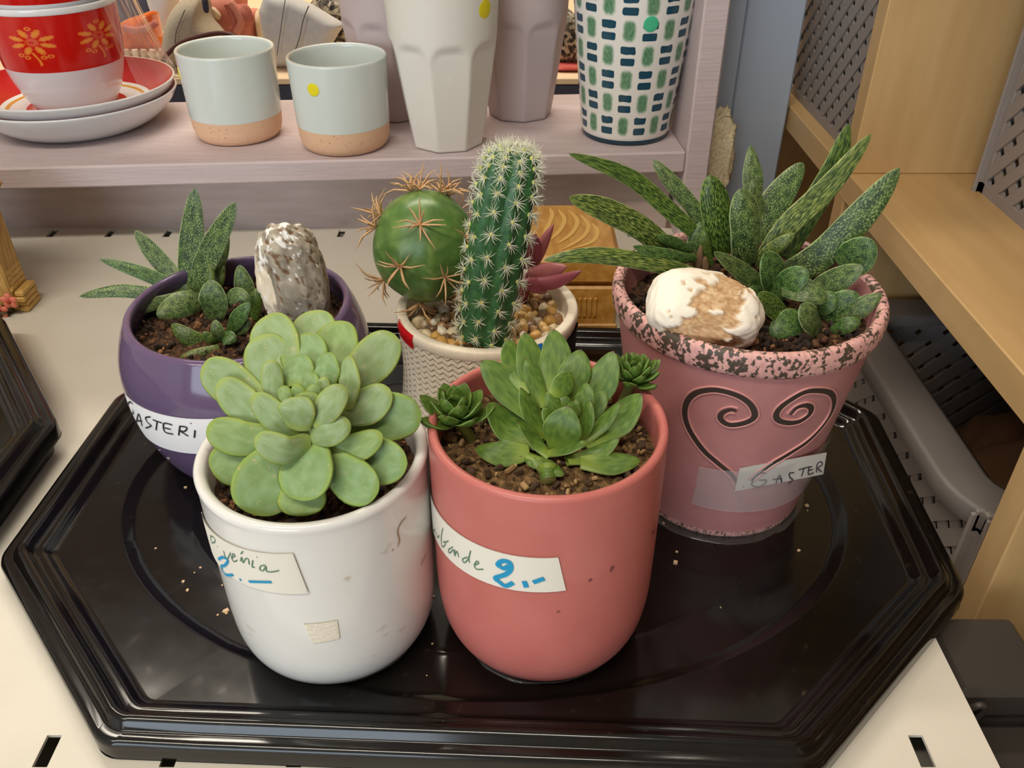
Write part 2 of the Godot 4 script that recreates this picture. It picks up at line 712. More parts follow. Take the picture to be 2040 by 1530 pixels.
	M.paper_white = mat(rgb(236, 234, 236), 0.7)
	M.dirt_dark = mat(rgb(128, 70, 66), 0.8)
	M.dirt = mat(rgb(158, 132, 104), 0.9)
	M.woven = solid(ntex(0.05, [[0.1, rgb(230, 217, 194)], [0.9, rgb(240, 229, 208)]], 60), Vector3(9, 9, 9), 0.42, 0.45)
	M.paint_red = mat(rgb(196, 20, 24), 0.4)
	M.paint_blue = mat(rgb(20, 116, 196), 0.4)
	M.paint_black = mat(rgb(28, 28, 34), 0.4)
	# soil and stones
	M.soil = solid(ntex(0.03, [[0.2, rgb(38, 27, 20)], [0.55, rgb(74, 53, 38)], [0.85, rgb(120, 86, 58)]], 61, 512, 5), Vector3(14, 14, 14), 0.95, 0.3, grey(0.06, 62), 0.15)
	M.soil_pale = solid(ntex(0.03, [[0.2, rgb(58, 42, 28)], [0.55, rgb(112, 86, 56)], [0.85, rgb(158, 126, 84)]], 63, 512, 5), Vector3(14, 14, 14), 0.95, 0.3, grey(0.06, 64), 0.15)
	M.crumbs = [mat(rgb(44, 31, 23), 0.95), mat(rgb(92, 63, 42), 0.95), mat(rgb(140, 98, 64), 0.95)]
	M.crumbs_pale = [mat(rgb(70, 52, 34), 0.95), mat(rgb(128, 100, 64), 0.95), mat(rgb(170, 140, 96), 0.95)]
	M.pebble = []
	for c in [[226, 208, 170], [206, 160, 88], [164, 126, 84], [236, 224, 200], [120, 92, 66], [214, 178, 116], [186, 168, 140]]:
		M.pebble.append(mat(rgb(c[0], c[1], c[2]), 0.3, 0.5))
	M.flint = solid(ntex(0.035, [[0.18, rgb(112, 84, 58)], [0.36, rgb(150, 136, 120)], [0.55, rgb(188, 178, 162)], [0.78, rgb(226, 216, 196)]], 71, 512, 5), Vector3(16, 16, 16), 0.6, 0.5, grey(0.03, 72), 0.10)
	M.flint_pale = solid(ntex(0.05, [[0.2, rgb(226, 208, 180)], [0.8, rgb(240, 228, 206)]], 73), Vector3(14, 14, 14), 0.5)
	M.chalk = solid(ntex(0.03, [[0.2, rgb(240, 228, 208)], [0.8, rgb(247, 238, 222)]], 75), Vector3(10, 10, 10), 0.62, 0.4, grey(0.02, 76), 0.03)
	M.chalk_core = solid(ntex(0.05, [[0.15, rgb(166, 118, 76)], [0.5, rgb(208, 170, 126)], [0.8, rgb(232, 208, 172)]], 77, 512, 5), Vector3(14, 14, 14), 0.8, 0.3, grey(0.04, 78), 0.08)
	# plants
	var na = noise(81, 1.0, 3)
	var nb = noise(82, 1.0, 2)
	var gasteria = func(u, v):
		var e = min(u, 1.0 - u)
		var g = rgb(36, 58, 30).lerp(rgb(70, 94, 44), clamp(0.45 + 0.9 * nb.get_noise_2d(u * 3.0, v * 6.0), 0, 1))
		var sp = na.get_noise_2d(u * 17.0, v * 44.0) + 0.30 * nb.get_noise_2d(u * 4.0 + 40.0, v * 7.0)
		g = g.lerp(rgb(150, 166, 100), 0.9 * smoothstep(0.13, 0.25, sp))
		return g.lerp(rgb(168, 186, 132), smoothstep(0.05, 0.015, e))
	var streaky = func(u, v):
		var e = min(u, 1.0 - u)
		var g = rgb(60, 82, 34).lerp(rgb(116, 132, 54), clamp(0.5 + 1.1 * nb.get_noise_2d(u * 7.0, v * 2.0), 0, 1))
		var sp = na.get_noise_2d(u * 20.0, v * 14.0)
		g = g.lerp(rgb(38, 60, 30), smoothstep(0.08, 0.24, sp))
		g = g.lerp(rgb(150, 160, 88), smoothstep(0.20, 0.32, -sp))
		return g.lerp(rgb(170, 180, 116), smoothstep(0.045, 0.015, e))
	M.gasteria = [textured(picture(192, 384, gasteria), 0.42, 0.45), textured(picture(192, 384, streaky), 0.42, 0.45)]
	M.gasteria.append(tinted(M.gasteria[0], rgb(222, 246, 226)))
	M.gasteria.append(tinted(M.gasteria[1], rgb(208, 226, 200)))
	var echeveria = func(u, v):
		var e = min(min(u, 1.0 - u), (1.0 - v) * 0.9)
		var g = rgb(134, 156, 102).lerp(rgb(152, 172, 128), clamp(0.5 + 0.9 * nb.get_noise_2d(u * 3.0, v * 3.0), 0, 1))
		g = g.lerp(rgb(150, 168, 88), smoothstep(0.14, 0.03, e + 0.02 * nb.get_noise_2d(u * 9.0, v * 9.0)))
		g = g.lerp(rgb(154, 172, 92), smoothstep(0.34, 0.05, v))
		return g.lerp(rgb(190, 172, 128), smoothstep(0.52, 0.60, na.get_noise_2d(u * 8.0, v * 10.0)))
	M.echeveria = [textured(picture(160, 192, echeveria), 0.55, 0.4)]
	M.echeveria.append(tinted(M.echeveria[0], rgb(234, 246, 234)))
	M.echeveria.append(tinted(M.echeveria[0], rgb(240, 246, 218)))
	var semper = func(u, v):
		var e = min(u, 1.0 - u)
		var g = rgb(72, 102, 37).lerp(rgb(100, 126, 50), clamp(0.5 + nb.get_noise_2d(u * 5.0, v * 4.0), 0, 1))
		g = g.lerp(rgb(126, 148, 58), smoothstep(0.45, 0.1, v))
		g = g.lerp(rgb(152, 174, 104), smoothstep(0.035, 0.01, e))
		return g.lerp(rgb(92, 66, 54), smoothstep(0.93, 0.985, v + 0.03 * na.get_noise_2d(u * 12.0, v * 12.0)))
	M.semper = [textured(picture(128, 192, semper), 0.42, 0.45)]
	M.semper.append(M.semper[0])
	M.semper.append(M.semper[0])
	for k in ["gasteria", "echeveria", "semper"]:
		for m in M[k]:
			m.backlight_enabled = true
			m.backlight = Color(0.16, 0.18, 0.10)
	M.cactus_ball = solid(ntex(0.02, [[0.2, rgb(68, 100, 44)], [0.6, rgb(90, 124, 58)], [0.85, rgb(122, 146, 80)]], 91, 512, 4), Vector3(9, 9, 9), 0.33, 0.5)
	M.cactus_column = solid(ntex(0.03, [[0.2, rgb(34, 78, 44)], [0.8, rgb(62, 112, 58)]], 93), Vector3(12, 12, 12), 0.4, 0.5)
	M.spine_tan = mat(rgb(204, 162, 116), 0.6)
	M.spine_white = mat(rgb(228, 228, 206), 0.7)
	M.spine_yellow = mat(rgb(206, 206, 110), 0.7)
	M.rosy = mat(rgb(146, 72, 82), 0.42)
	M.rosy2 = mat(rgb(172, 98, 98), 0.42)
	M.stalk = mat(rgb(128, 134, 58), 0.6)
	M.sheath = mat(rgb(128, 98, 72), 0.8)
	# goods
	M.gold = solid(ntex(0.02, [[0.2, rgb(194, 138, 60)], [0.8, rgb(216, 164, 84)]], 95), Vector3(10, 10, 3), 0.36, 0.5)
	M.gold_line = mat(rgb(232, 188, 104), 0.45)
	M.toy_wood = solid(ntex(0.02, [[0.2, rgb(168, 124, 60)], [0.8, rgb(202, 160, 88)]], 97), Vector3(30, 4, 30), 0.5)
	M.toy_straw = solid(ntex(0.03, [[0.2, rgb(186, 142, 70)], [0.8, rgb(222, 184, 108)]], 98), Vector3(6, 60, 6), 0.6)
	M.petal = mat(rgb(222, 120, 96), 0.5)
	M.petal_eye = mat(rgb(170, 60, 40), 0.6)
	M.stone_skin = mat(Color.WHITE, 0.6, 0.4)
	M.stone_skin.vertex_color_use_as_albedo = true
	M.moss = mat(rgb(88, 74, 44), 0.8)
	M.lattice = mat(rgb(142, 132, 126), 0.55)
	M.rim_grey = mat(rgb(112, 104, 99), 0.5)
	M.red = mat(rgb(196, 40, 28), 0.5)
	M.brown_cloth = mat(rgb(128, 92, 64), 0.9)
	M.canvas = solid(ntex(0.05, [[0.2, rgb(178, 164, 140)], [0.8, rgb(202, 190, 166)]], 101), Vector3(12, 12, 12), 0.9)
	M.denim = solid(ntex(0.02, [[0.2, rgb(206, 205, 203)], [0.6, rgb(213, 211, 206)], [0.85, rgb(218, 212, 200)]], 103), Vector3(9, 9, 9), 0.9)
	M.seam = mat(rgb(120, 112, 104), 0.9)
	M.trim_maroon = mat(rgb(92, 48, 44), 0.6)
	M.coral = mat(rgb(222, 146, 126), 0.75)
	M.coral_deep = mat(rgb(198, 114, 98), 0.75)
	M.rubber = mat(rgb(232, 206, 170), 0.6)
	M.patent = mat(rgb(222, 104, 48), 0.14)
	M.straw = mat(rgb(206, 176, 138), 0.8)
	M.red_sole = mat(rgb(196, 84, 76), 0.7)
	M.shade_and_dark_blue = mat(rgb(62, 64, 80), 0.8)  # shade of the gap on the bench front, plain dark blue elsewhere
	M.zebra = solid(ntex(0.03, [[0.44, rgb(28, 24, 22)], [0.5, rgb(120, 108, 90)], [0.56, rgb(214, 204, 180)]], 107, 512, 2), Vector3(8, 8, 8), 0.6)
	M.offwhite = mat(rgb(206, 204, 202), 0.8)
	M.lamp = mat(rgb(255, 240, 214), 0.5)
	M.lamp.emission_enabled = true
	M.lamp.emission = Color(1.0, 0.88, 0.68)
	M.lamp.emission_energy_multiplier = 3.0
	M.glass = mat(Color(0.95, 0.98, 1.0, 0.05), 0.03)
	M.glass.transparency = BaseMaterial3D.TRANSPARENCY_ALPHA
	M.water = mat(Color(1, 1, 1, 0.03), 0.02)
	M.water.transparency = BaseMaterial3D.TRANSPARENCY_ALPHA
	M.frame = mat(rgb(230, 228, 222), 0.5)

# ------------------------------------------------------------------ the room
func make_room():
	var x0 = -2.6; var x1 = 2.6; var z0 = -2.4; var z1 = 2.5; var t = 0.15
	struct("floor", box_mesh(Vector3(x0 - t, GROUND - t, z0 - t), Vector3(x1 + t, GROUND, z1 + t)), M.lino, "brown speckled shop floor below the shelves", "floor")
	struct("ceiling", box_mesh(Vector3(x0 - t, ROOF, z0 - t), Vector3(x1 + t, ROOF + t, z1 + t)), M.ceiling, "plain white shop ceiling", "ceiling")
	struct("wall_back", box_mesh(Vector3(x0 - t, GROUND, z0 - t), Vector3(x1 + t, ROOF, z0)), M.plaster, "cream plaster wall behind the shoe display", "wall")
	struct("wall_left", box_mesh(Vector3(x0 - t, GROUND, z0), Vector3(x0, ROOF, z1)), M.plaster, "cream plaster side wall", "wall")
	struct("wall_right", box_mesh(Vector3(x1, GROUND, z0), Vector3(x1 + t, ROOF, z1)), M.plaster, "cream plaster side wall beyond the birch cabinet", "wall")
	# front wall with the shop window
	var wl = -2.1; var wr = -0.4; var wb = -0.03; var wt = 1.27
	var s = Soup.new()
	for b in [[Vector3(x0 - t, GROUND, z1), Vector3(wl, ROOF, z1 + t)], [Vector3(wr, GROUND, z1), Vector3(x1 + t, ROOF, z1 + t)], [Vector3(wl, GROUND, z1), Vector3(wr, wb, z1 + t)], [Vector3(wl, wt, z1), Vector3(wr, ROOF, z1 + t)]]:
		s.box(Transform3D(Basis(), (b[0] + b[1]) * 0.5), (b[1] - b[0]) * 0.5)
	struct("wall_front", s.done(), M.plaster, "cream plaster wall with the shop window", "wall")
	s = Soup.new()
	var zc = z1 + t * 0.5
	for b in [[Vector3(wl, wb, zc - 0.03), Vector3(wr, wb + 0.05, zc + 0.03)], [Vector3(wl, wt - 0.05, zc - 0.03), Vector3(wr, wt, zc + 0.03)], [Vector3(wl, wb, zc - 0.03), Vector3(wl + 0.05, wt, zc + 0.03)], [Vector3(wr - 0.05, wb, zc - 0.03), Vector3(wr, wt, zc + 0.03)], [Vector3(-1.275, wb, zc - 0.03), Vector3(-1.225, wt, zc + 0.03)]]:
		s.box(Transform3D(Basis(), (b[0] + b[1]) * 0.5), (b[1] - b[0]) * 0.5, 0.004)
	var w = struct("window_1", s.done(), M.frame, "white framed shop window of two panes", "window")
	part("pane", box_mesh(Vector3(wl + 0.05, wb + 0.05, zc - 0.003), Vector3(-1.275, wt - 0.05, zc + 0.003)), M.glass, w)
	part("pane", box_mesh(Vector3(-1.225, wb + 0.05, zc - 0.003), Vector3(wr - 0.05, wt - 0.05, zc + 0.003)), M.glass, w)
	# ceiling strip lights
	var spots = [[Vector3(-0.55, ROOF, 0.5), 2.9], [Vector3(-0.3, ROOF, -1.3), 3.0]]
	for k in spots.size():
		var p = spots[k][0]
		var l = thing("ceiling_light", ["long white strip light on the ceiling above the tray", "long white strip light on the ceiling above the shoe display"][k], "light", p, "ceiling strip lights")
		part("housing", box_mesh(p + Vector3(-0.75, -0.05, -0.09), p + Vector3(0.75, 0, 0.09), 0.006), M.frame, l)
		part("diffuser", box_mesh(p + Vector3(-0.73, -0.066, -0.07), p + Vector3(0.73, -0.0505, 0.07), 0.006), M.lamp, l)
		var a = AreaLight3D.new()
		a.name = "strip_glow"
		a.area_size = Vector2(1.46, 0.14)
		a.light_energy = spots[k][1]
		a.light_color = Color(1.0, 0.965, 0.905)
		a.shadow_enabled = true
		a.area_range = 12.0
		l.add_child(a)
		a.look_at_from_position(p + Vector3(0, -0.07, 0), p + Vector3(0, -1.0, 0), Vector3.FORWARD)

func make_metal_shelf():
	var o = thing("metal_shelf", "cream enamelled metal shop shelf with rows of slots carrying the trays", "shelf", Vector3(0, 0, -0.4))
	var x0 = -1.1; var x1 = 0.192; var th = 0.0016
	var s = Soup.new()
	var rows = [[-0.201, -0.0105], [-0.689, -0.0105]]
	var pitch = 0.05
	# plates between the slot rows
	for b in [[-0.12, -0.194], [-0.208, -0.682], [-0.696, -0.7]]:
		s.box(Transform3D(Basis(), Vector3((x0 + x1) * 0.5, -th * 0.5, (b[0] + b[1]) * 0.5)), Vector3((x1 - x0) * 0.5, th * 0.5, abs(b[0] - b[1]) * 0.5))
	for r in [[-0.194, -0.208, -0.1860], [-0.682, -0.696, -0.3977]]:
		var x = r[2] - pitch * 20
		var last = x0
		while x < x1 + pitch:
			var a = clamp(x - 0.003, x0, x1)
			if a > last:
				s.box(Transform3D(Basis(), Vector3((last + a) * 0.5, -th * 0.5, (r[0] + r[1]) * 0.5)), Vector3((a - last) * 0.5, th * 0.5, 0.007))
			last = max(last, x + 0.003)
			x += pitch
		if last < x1:
			s.box(Transform3D(Basis(), Vector3((last + x1) * 0.5, -th * 0.5, (r[0] + r[1]) * 0.5)), Vector3((x1 - last) * 0.5, th * 0.5, 0.007))
	# folded edges; back lip and underside pan added to keep the slots dark
	s.box(Transform3D(Basis(), Vector3(x1 - 0.0008, -0.0166, -0.41)), Vector3(0.0008, 0.015, 0.29))
	s.box(Transform3D(Basis(), Vector3((x0 + x1) * 0.5, -0.0166, -0.1208)), Vector3((x1 - x0) * 0.5, 0.015, 0.0008))
	s.box(Transform3D(Basis(), Vector3((x0 + x1) * 0.5, -0.0166, -0.6992)), Vector3((x1 - x0) * 0.5, 0.015, 0.0008))
	s.box(Transform3D(Basis(), Vector3((x0 + x1) * 0.5, -0.0324, -0.41)), Vector3((x1 - x0) * 0.5, 0.0008, 0.29))
	part("plate", s.done(), M.enamel, o)
	part("back_upstand", box_mesh(Vector3(x0, -0.03, -0.712), Vector3(0.135, 0.058, -0.7), 0.001), M.lilac_gloss, o, "glossy lilac-grey strip closing the back of the shelf")

func yawed(p: Vector3) -> Vector3:
	return BK * p

var BK := Transform3D(Basis(Vector3.UP, deg_to_rad(3.9)), Vector3(0, 0, -0.6664))

func bk_box(lo: Vector3, hi: Vector3, b := 0.0015) -> ArrayMesh:
	var s = Soup.new()
	s.box(BK * Transform3D(Basis(), (lo + hi) * 0.5), (hi - lo) * 0.5, b)
	return s.done()

func make_bookcase():
	# local frame: x along the front edge, z = 0 at the front face, -z into the bookcase
	var o = thing("bookcase", "lilac painted wooden bookcase standing behind the metal shelf", "bookcase", BK.origin)
	part("bottom_board", bk_box(Vector3(-1.0, BT - 0.0175, -0.165), Vector3(0.1405, BT, 0.0)), M.lilac, o)
	part("side_panel", bk_box(Vector3(0.1407, 0.0003, -0.166), Vector3(0.1605, 1.0, 0.0)), M.lilac, o)
	part("side_panel", bk_box(Vector3(-1.02, 0.0003, -0.166), Vector3(-1.0003, 1.0, 0.0)), M.lilac, o)
	part("top_board", bk_box(Vector3(-1.0, 0.98, -0.165), Vector3(0.1405, 1.0, 0.0)), M.lilac, o)
	part("shelf_board", bk_box(Vector3(-1.0, 0.42, -0.165), Vector3(0.1405, 0.438, 0.0)), M.lilac, o)

func make_cabinet():
	var o = thing("cabinet", "birch veneer cube cabinet with open cubbies beside the metal shelf", "cabinet", Vector3(0.4, GROUND, -0.6))
	var X = 0.24; var D = 0.38
	var top = 0.091; var th = 0.02
	part("shelf_panel", box_mesh(Vector3(X, top - th, -1.25), Vector3(X + D, top, 0.2), 0.0008), M.birch, o)
	part("shelf_panel", box_mesh(Vector3(X, top - th - 0.30, -1.25), Vector3(X + D, top - 0.30, 0.2), 0.0008), M.birch, o)
	part("shelf_panel", box_mesh(Vector3(X, top + 0.30 - th, -1.25), Vector3(X + D, top + 0.30, 0.2), 0.0008), M.birch, o)
	for z in [[-0.609, -0.591], [-0.318, -0.300], [-0.90, -0.882]]:
		part("divider", box_mesh(Vector3(X + 0.0005, top, z[0]), Vector3(X + D, top + 0.28, z[1]), 0.0008), M.birch_up, o)
		part("divider", box_mesh(Vector3(X + 0.0005, top - 0.30, z[0]), Vector3(X + D, top - th, z[1]), 0.0008), M.birch_up, o)
	part("back_panel", box_mesh(Vector3(X + D, top - 0.32, -1.25), Vector3(X + D + 0.006, top + 0.30, 0.2)), M.birch_up, o)
	part("base_box", box_mesh(Vector3(X, GROUND, -1.25), Vector3(X + D, top - 0.32, 0.2), 0.001), M.birch_up, o)

func make_post():
	var o = thing("metal_post", "blue-grey metal shelving post between bookcase and birch cabinet", "post", Vector3(0.22, GROUND, -0.76))
	part("channel", box_mesh(Vector3(0.1895, GROUND, -0.80), Vector3(0.2375, 1.3, -0.745), 0.0015), M.steel_blue, o)
	var s = Soup.new()
	s.box(Transform3D(Basis(), Vector3(0.1755, 0.17, -0.752)), Vector3(0.0125, 1.1, 0.012), 0.001)
	part("side_strip", s.done(), M.steel_blue, o)
	var f = part("foam_edge", lump(Vector3(0.1765, 0.058, -0.726), Basis(), Vector3(0.0125, 0.034, 0.012), 0.35, 2.2, 5, 28, 24, 0.6), M.foam)
	tag(f, "torn cream foam padding at the foot of the blue-grey post", "foam")

# ------------------------------------------------------------------ trays
func octagon(inset: float, hx: float, hz: float, fx: float, sz: float, rad: float) -> Array:
	# eight-sided ring in x,z: lines offset inwards, corners rounded
	var corners = [Vector2(fx, hz), Vector2(hx, sz), Vector2(hx, -sz), Vector2(fx, -hz), Vector2(-fx, -hz), Vector2(-hx, -sz), Vector2(-hx, sz), Vector2(-fx, hz)]
	var n = corners.size()
	var lines = []
	for i in n:
		var a = corners[i]
		var b = corners[(i + 1) % n]
		var d = (b - a).normalized()
		var nn = Vector2(-d.y, d.x)
		if nn.dot(-(a + b)) < 0:
			nn = -nn
		lines.append([a + nn * inset, d])
	var pts = []
	var vs = []
	for i in n:
		var l0 = lines[(i + n - 1) % n]
		var l1 = lines[i]
		vs.append(Geometry2D.line_intersects_line(l0[0], l0[1], l1[0], l1[1]))
	for i in n:
		var p = vs[i]
		var a = (vs[(i + n - 1) % n] - p).normalized()
		var b = (vs[(i + 1) % n] - p).normalized()
		var half = a.angle_to(b) * 0.5
		var cut = rad / tan(abs(half))
		var c = p + (a + b).normalized() * (rad / sin(abs(half)))
		var s = (p + a * cut - c)
		var e = (p + b * cut - c)
		var turn = s.angle_to(e)
		for k in 9:
			pts.append(c + s.rotated(turn * k / 8.0))
		var nx = vs[(i + 1) % n]
		var q = (vs[(i + 2) % n] - nx).normalized()
		var bb = (p - nx).normalized()
		var cut2 = rad / tan(abs(bb.angle_to(q)) * 0.5)
		var from = p + b * cut
		var to = nx + bb * cut2
		for k in range(1, 8):
			pts.append(from.lerp(to, k / 8.0))
	pts.append(pts[0])
	return pts

func tray_mesh(t: Transform3D, hx: float, hz: float, fx: float, sz: float) -> ArrayMesh:
	var prof = [[0.0, 0.0015], [0.0, 0.0085], [0.0008, 0.0105], [0.0028, 0.0112], [0.0052, 0.0106], [0.0066, 0.0110], [0.0078, 0.0138], [0.0094, 0.0150], [0.0114, 0.0148], [0.0128, 0.0132], [0.0138, 0.0106], [0.0152, 0.0096], [0.0170, 0.0100], [0.0186, 0.0098], [0.0202, 0.0078], [0.0216, 0.0064], [0.0240, 0.0060]]
	var v = PackedVector3Array()
	var uv = PackedVector2Array()
	var n = 0
	var ref = octagon(0.024, hx, hz, fx, sz, 0.010)
	for r in prof:
		var ring = octagon(r[0], hx, hz, fx, sz, max(0.006, 0.016 - r[0] * 0.4))
		n = ring.size()
		for p in ring:
			v.append(t * Vector3(p.x, r[1], p.y))
			uv.append(p)
	# inner oval dish
	for e in [[0.0, 0.0060], [0.0012, 0.0057], [0.004, 0.0036], [0.007, 0.0030], [0.024, 0.0031], [0.0262, 0.0036], [0.0278, 0.0036], [0.030, 0.0031], [0.06, 0.0030], [0.1, 0.0030], [0.128, 0.0030], [0.1345, 0.0030]]:
		for p in ref:
			var a = atan2(p.y / (hz * 0.82), p.x / (hx * 0.82))
			var q = Vector2(cos(a) * max(0.0, hx - 0.038 - e[0] * 1.36), sin(a) * max(0.0, hz - 0.0275 - e[0]))
			v.append(t * Vector3(q.x, e[1], q.y))
			uv.append(q)
	# underside, closed
	var rows = prof.size() + 12
	for d in [0.03, 0.0035, 0.0]:
		var ring = octagon(0.03 if d == 0.03 else d, hx, hz, fx, sz, 0.012)
		for p in ring:
			var q = p * (0.0 if d == 0.03 else 1.0)
			v.append(t * Vector3(q.x, 0.0012, q.y))
			uv.append(p)
		rows += 1
	return grid(v, n, rows, uv, true)

func make_trays():
	var m = tray_mesh(Transform3D(Basis(Vector3.UP, deg_to_rad(-2.4)), Vector3(-0.0155, 0, -0.354)), 0.2305, 0.163, 0.139, 0.069)
	var o = part("serving_tray", m, M.tray)
	tag(o, "glossy black eight-sided plastic tray under the five potted plants", "tray", "black plastic trays")
	m = tray_mesh(Transform3D(Basis(Vector3.UP, deg_to_rad(-1.0)), Vector3(-0.488, 0.012, -0.349)), 0.2305, 0.163, 0.139, 0.045)
	o = part("serving_tray", m, M.tray)
	tag(o, "empty black plastic tray beside the tray of plants", "tray", "black plastic trays")
	m = tray_mesh(Transform3D(Basis(Vector3.UP, deg_to_rad(-1.0)), Vector3(-0.492, 0.0, -0.349)), 0.2265, 0.159, 0.137, 0.045)
	o = part("serving_tray", m, M.tray)
	tag(o, "black plastic tray underneath the empty tray, lower of the stack", "tray", "black plastic trays")

# ------------------------------------------------------------------ crockery on the bookcase
func make_crockery():
	for k in 2:
		var c = [Vector3(-0.2292, BT, -0.7187), Vector3(-0.1360, BT, -0.6948)][k]
		var o = thing("mug", ["pale green glazed mug with bare clay base next to the saucers", "pale green mug with a yellow dot sticker on its front"][k], "mug", c, "pale green mugs on the bookcase")
		var h = 0.0708
		var split = BT + 0.0195
		var rt = 0.0386
		var outer = [Vector2(0.0, BT), Vector2(0.028, BT), Vector2(0.0322, BT + 0.0012), Vector2(0.0348, BT + 0.0046), Vector2(0.0362, BT + 0.010), Vector2(0.0368, split)]
		part("clay_base", lathe(c, outer), M.clay, o, "unglazed speckled clay base")
		var body = [Vector2(0.0368, split), Vector2(0.03705, split + 0.0006), Vector2(0.0376, BT + 0.04), Vector2(rt, BT + h - 0.002), Vector2(rt, BT + h - 0.0008), Vector2(rt - 0.0008, BT + h), Vector2(rt - 0.0020, BT + h), Vector2(rt - 0.0029, BT + h - 0.0009), Vector2(rt - 0.0032, BT + h - 0.003), Vector2(0.0335, BT + 0.03), Vector2(0.0315, BT + 0.009), Vector2(0.027, BT + 0.0055), Vector2(0.0, BT + 0.005)]
		part("glazed_body", lathe(c, body), M.mug, o)
		var prof = [Vector2(0.0368, split), Vector2(0.0376, BT + 0.04), Vector2(rt, BT + h)]
		var px = [Vector2(349, 147), Vector2(624, 179)][k]
		part("price_sticker", dot_on(px, c, prof, 0.0048), M.yellow_dot, o, "round yellow sticker")
	beaker(Vector3(-0.0532, BT, -0.6995), 0.0290, M.beaker_white, "white beaker with eight-sided lower half at the board's front edge", 0.593)
	beaker(Vector3(0.0073, BT, -0.7750), 0.0275, M.beaker_lilac, "lilac faceted beaker beside the dotted vase", 0.12)
	beaker(Vector3(-0.1040, BT, -0.7740), 0.0275, M.beaker_lilac, "lilac faceted beaker behind the mug with the yellow sticker", 0.16)
	make_vase()

func beaker(c: Vector3, rb: float, m: Material, label: String, turn: float):
	var o = thing("beaker", label, "beaker", c, "tall faceted beakers")
	var seg = 128
	var hs = [0.0, 0.0, 0.0008, 0.0025, 0.01, 0.02, 0.03, 0.04, 0.05]
	for k in 28:
		hs.append(0.052 + k * 0.0015)
	hs += [0.1, 0.115, 0.13, 0.1315]
	var lip = hs.size()
	hs += [0.1322, 0.1315, 0.12, 0.06, 0.008, 0.006]
	var v = PackedVector3Array()
	var uv = PackedVector2Array()
	for j in hs.size():
		var h = hs[j]
		var inside = j > lip
		var round_r = rb * (1.0 + 0.42 * pow(clamp(h / 0.075, 0, 1), 0.9)) if h < 0.075 else rb * (1.42 + 0.10 * (h - 0.075) / 0.055)
		for k in seg + 1:
			var a = TAU * (k % seg) / seg
			var s = fposmod(a + turn, TAU / 8.0) - TAU / 16.0
			# facets: flat sides cut into the cone; each facet's top is an arch
			var flat = round_r * cos(TAU / 16.0) / cos(s)
			var arch = 0.070 + 0.011 * (1.0 - pow(abs(s) / (TAU / 16.0), 4.0)) 
			var f = 1.0 - smoothstep(arch - 0.004, arch + 0.005, h)
			var r = lerp(round_r * 1.0, flat, f) if not inside else round_r
			if j == 0 or j == hs.size() - 1:
				r = 0.0
			elif j == 1:
				r = flat * 0.94
			elif j == lip:
				r = round_r - 0.0012
			elif inside:
				r = round_r - 0.0028
			v.append(Vector3(c.x + cos(a) * r, c.y + h, c.z + sin(a) * r))
			uv.append(Vector2(float(k) / seg, float(j) / hs.size()))
	part("cup_body", grid(v, seg + 1, hs.size(), uv, true), m, o)
	if m == M.beaker_white:
		var prof = [Vector2(rb * 1.42, c.y + 0.085), Vector2(rb * 1.52, c.y + 0.13)]
		part("price_sticker", dot_on(Vector2(966, 18), c, prof, 0.0065), M.yellow_dot, o, "round yellow sticker")

func rounded_rect(x: float, y: float, hx: float, hy: float, r: float) -> float:
	var q = Vector2(abs(x) - hx + r, abs(y) - hy + r)
	return Vector2(max(q.x, 0.0), max(q.y, 0.0)).length() + min(max(q.x, q.y), 0.0) - r

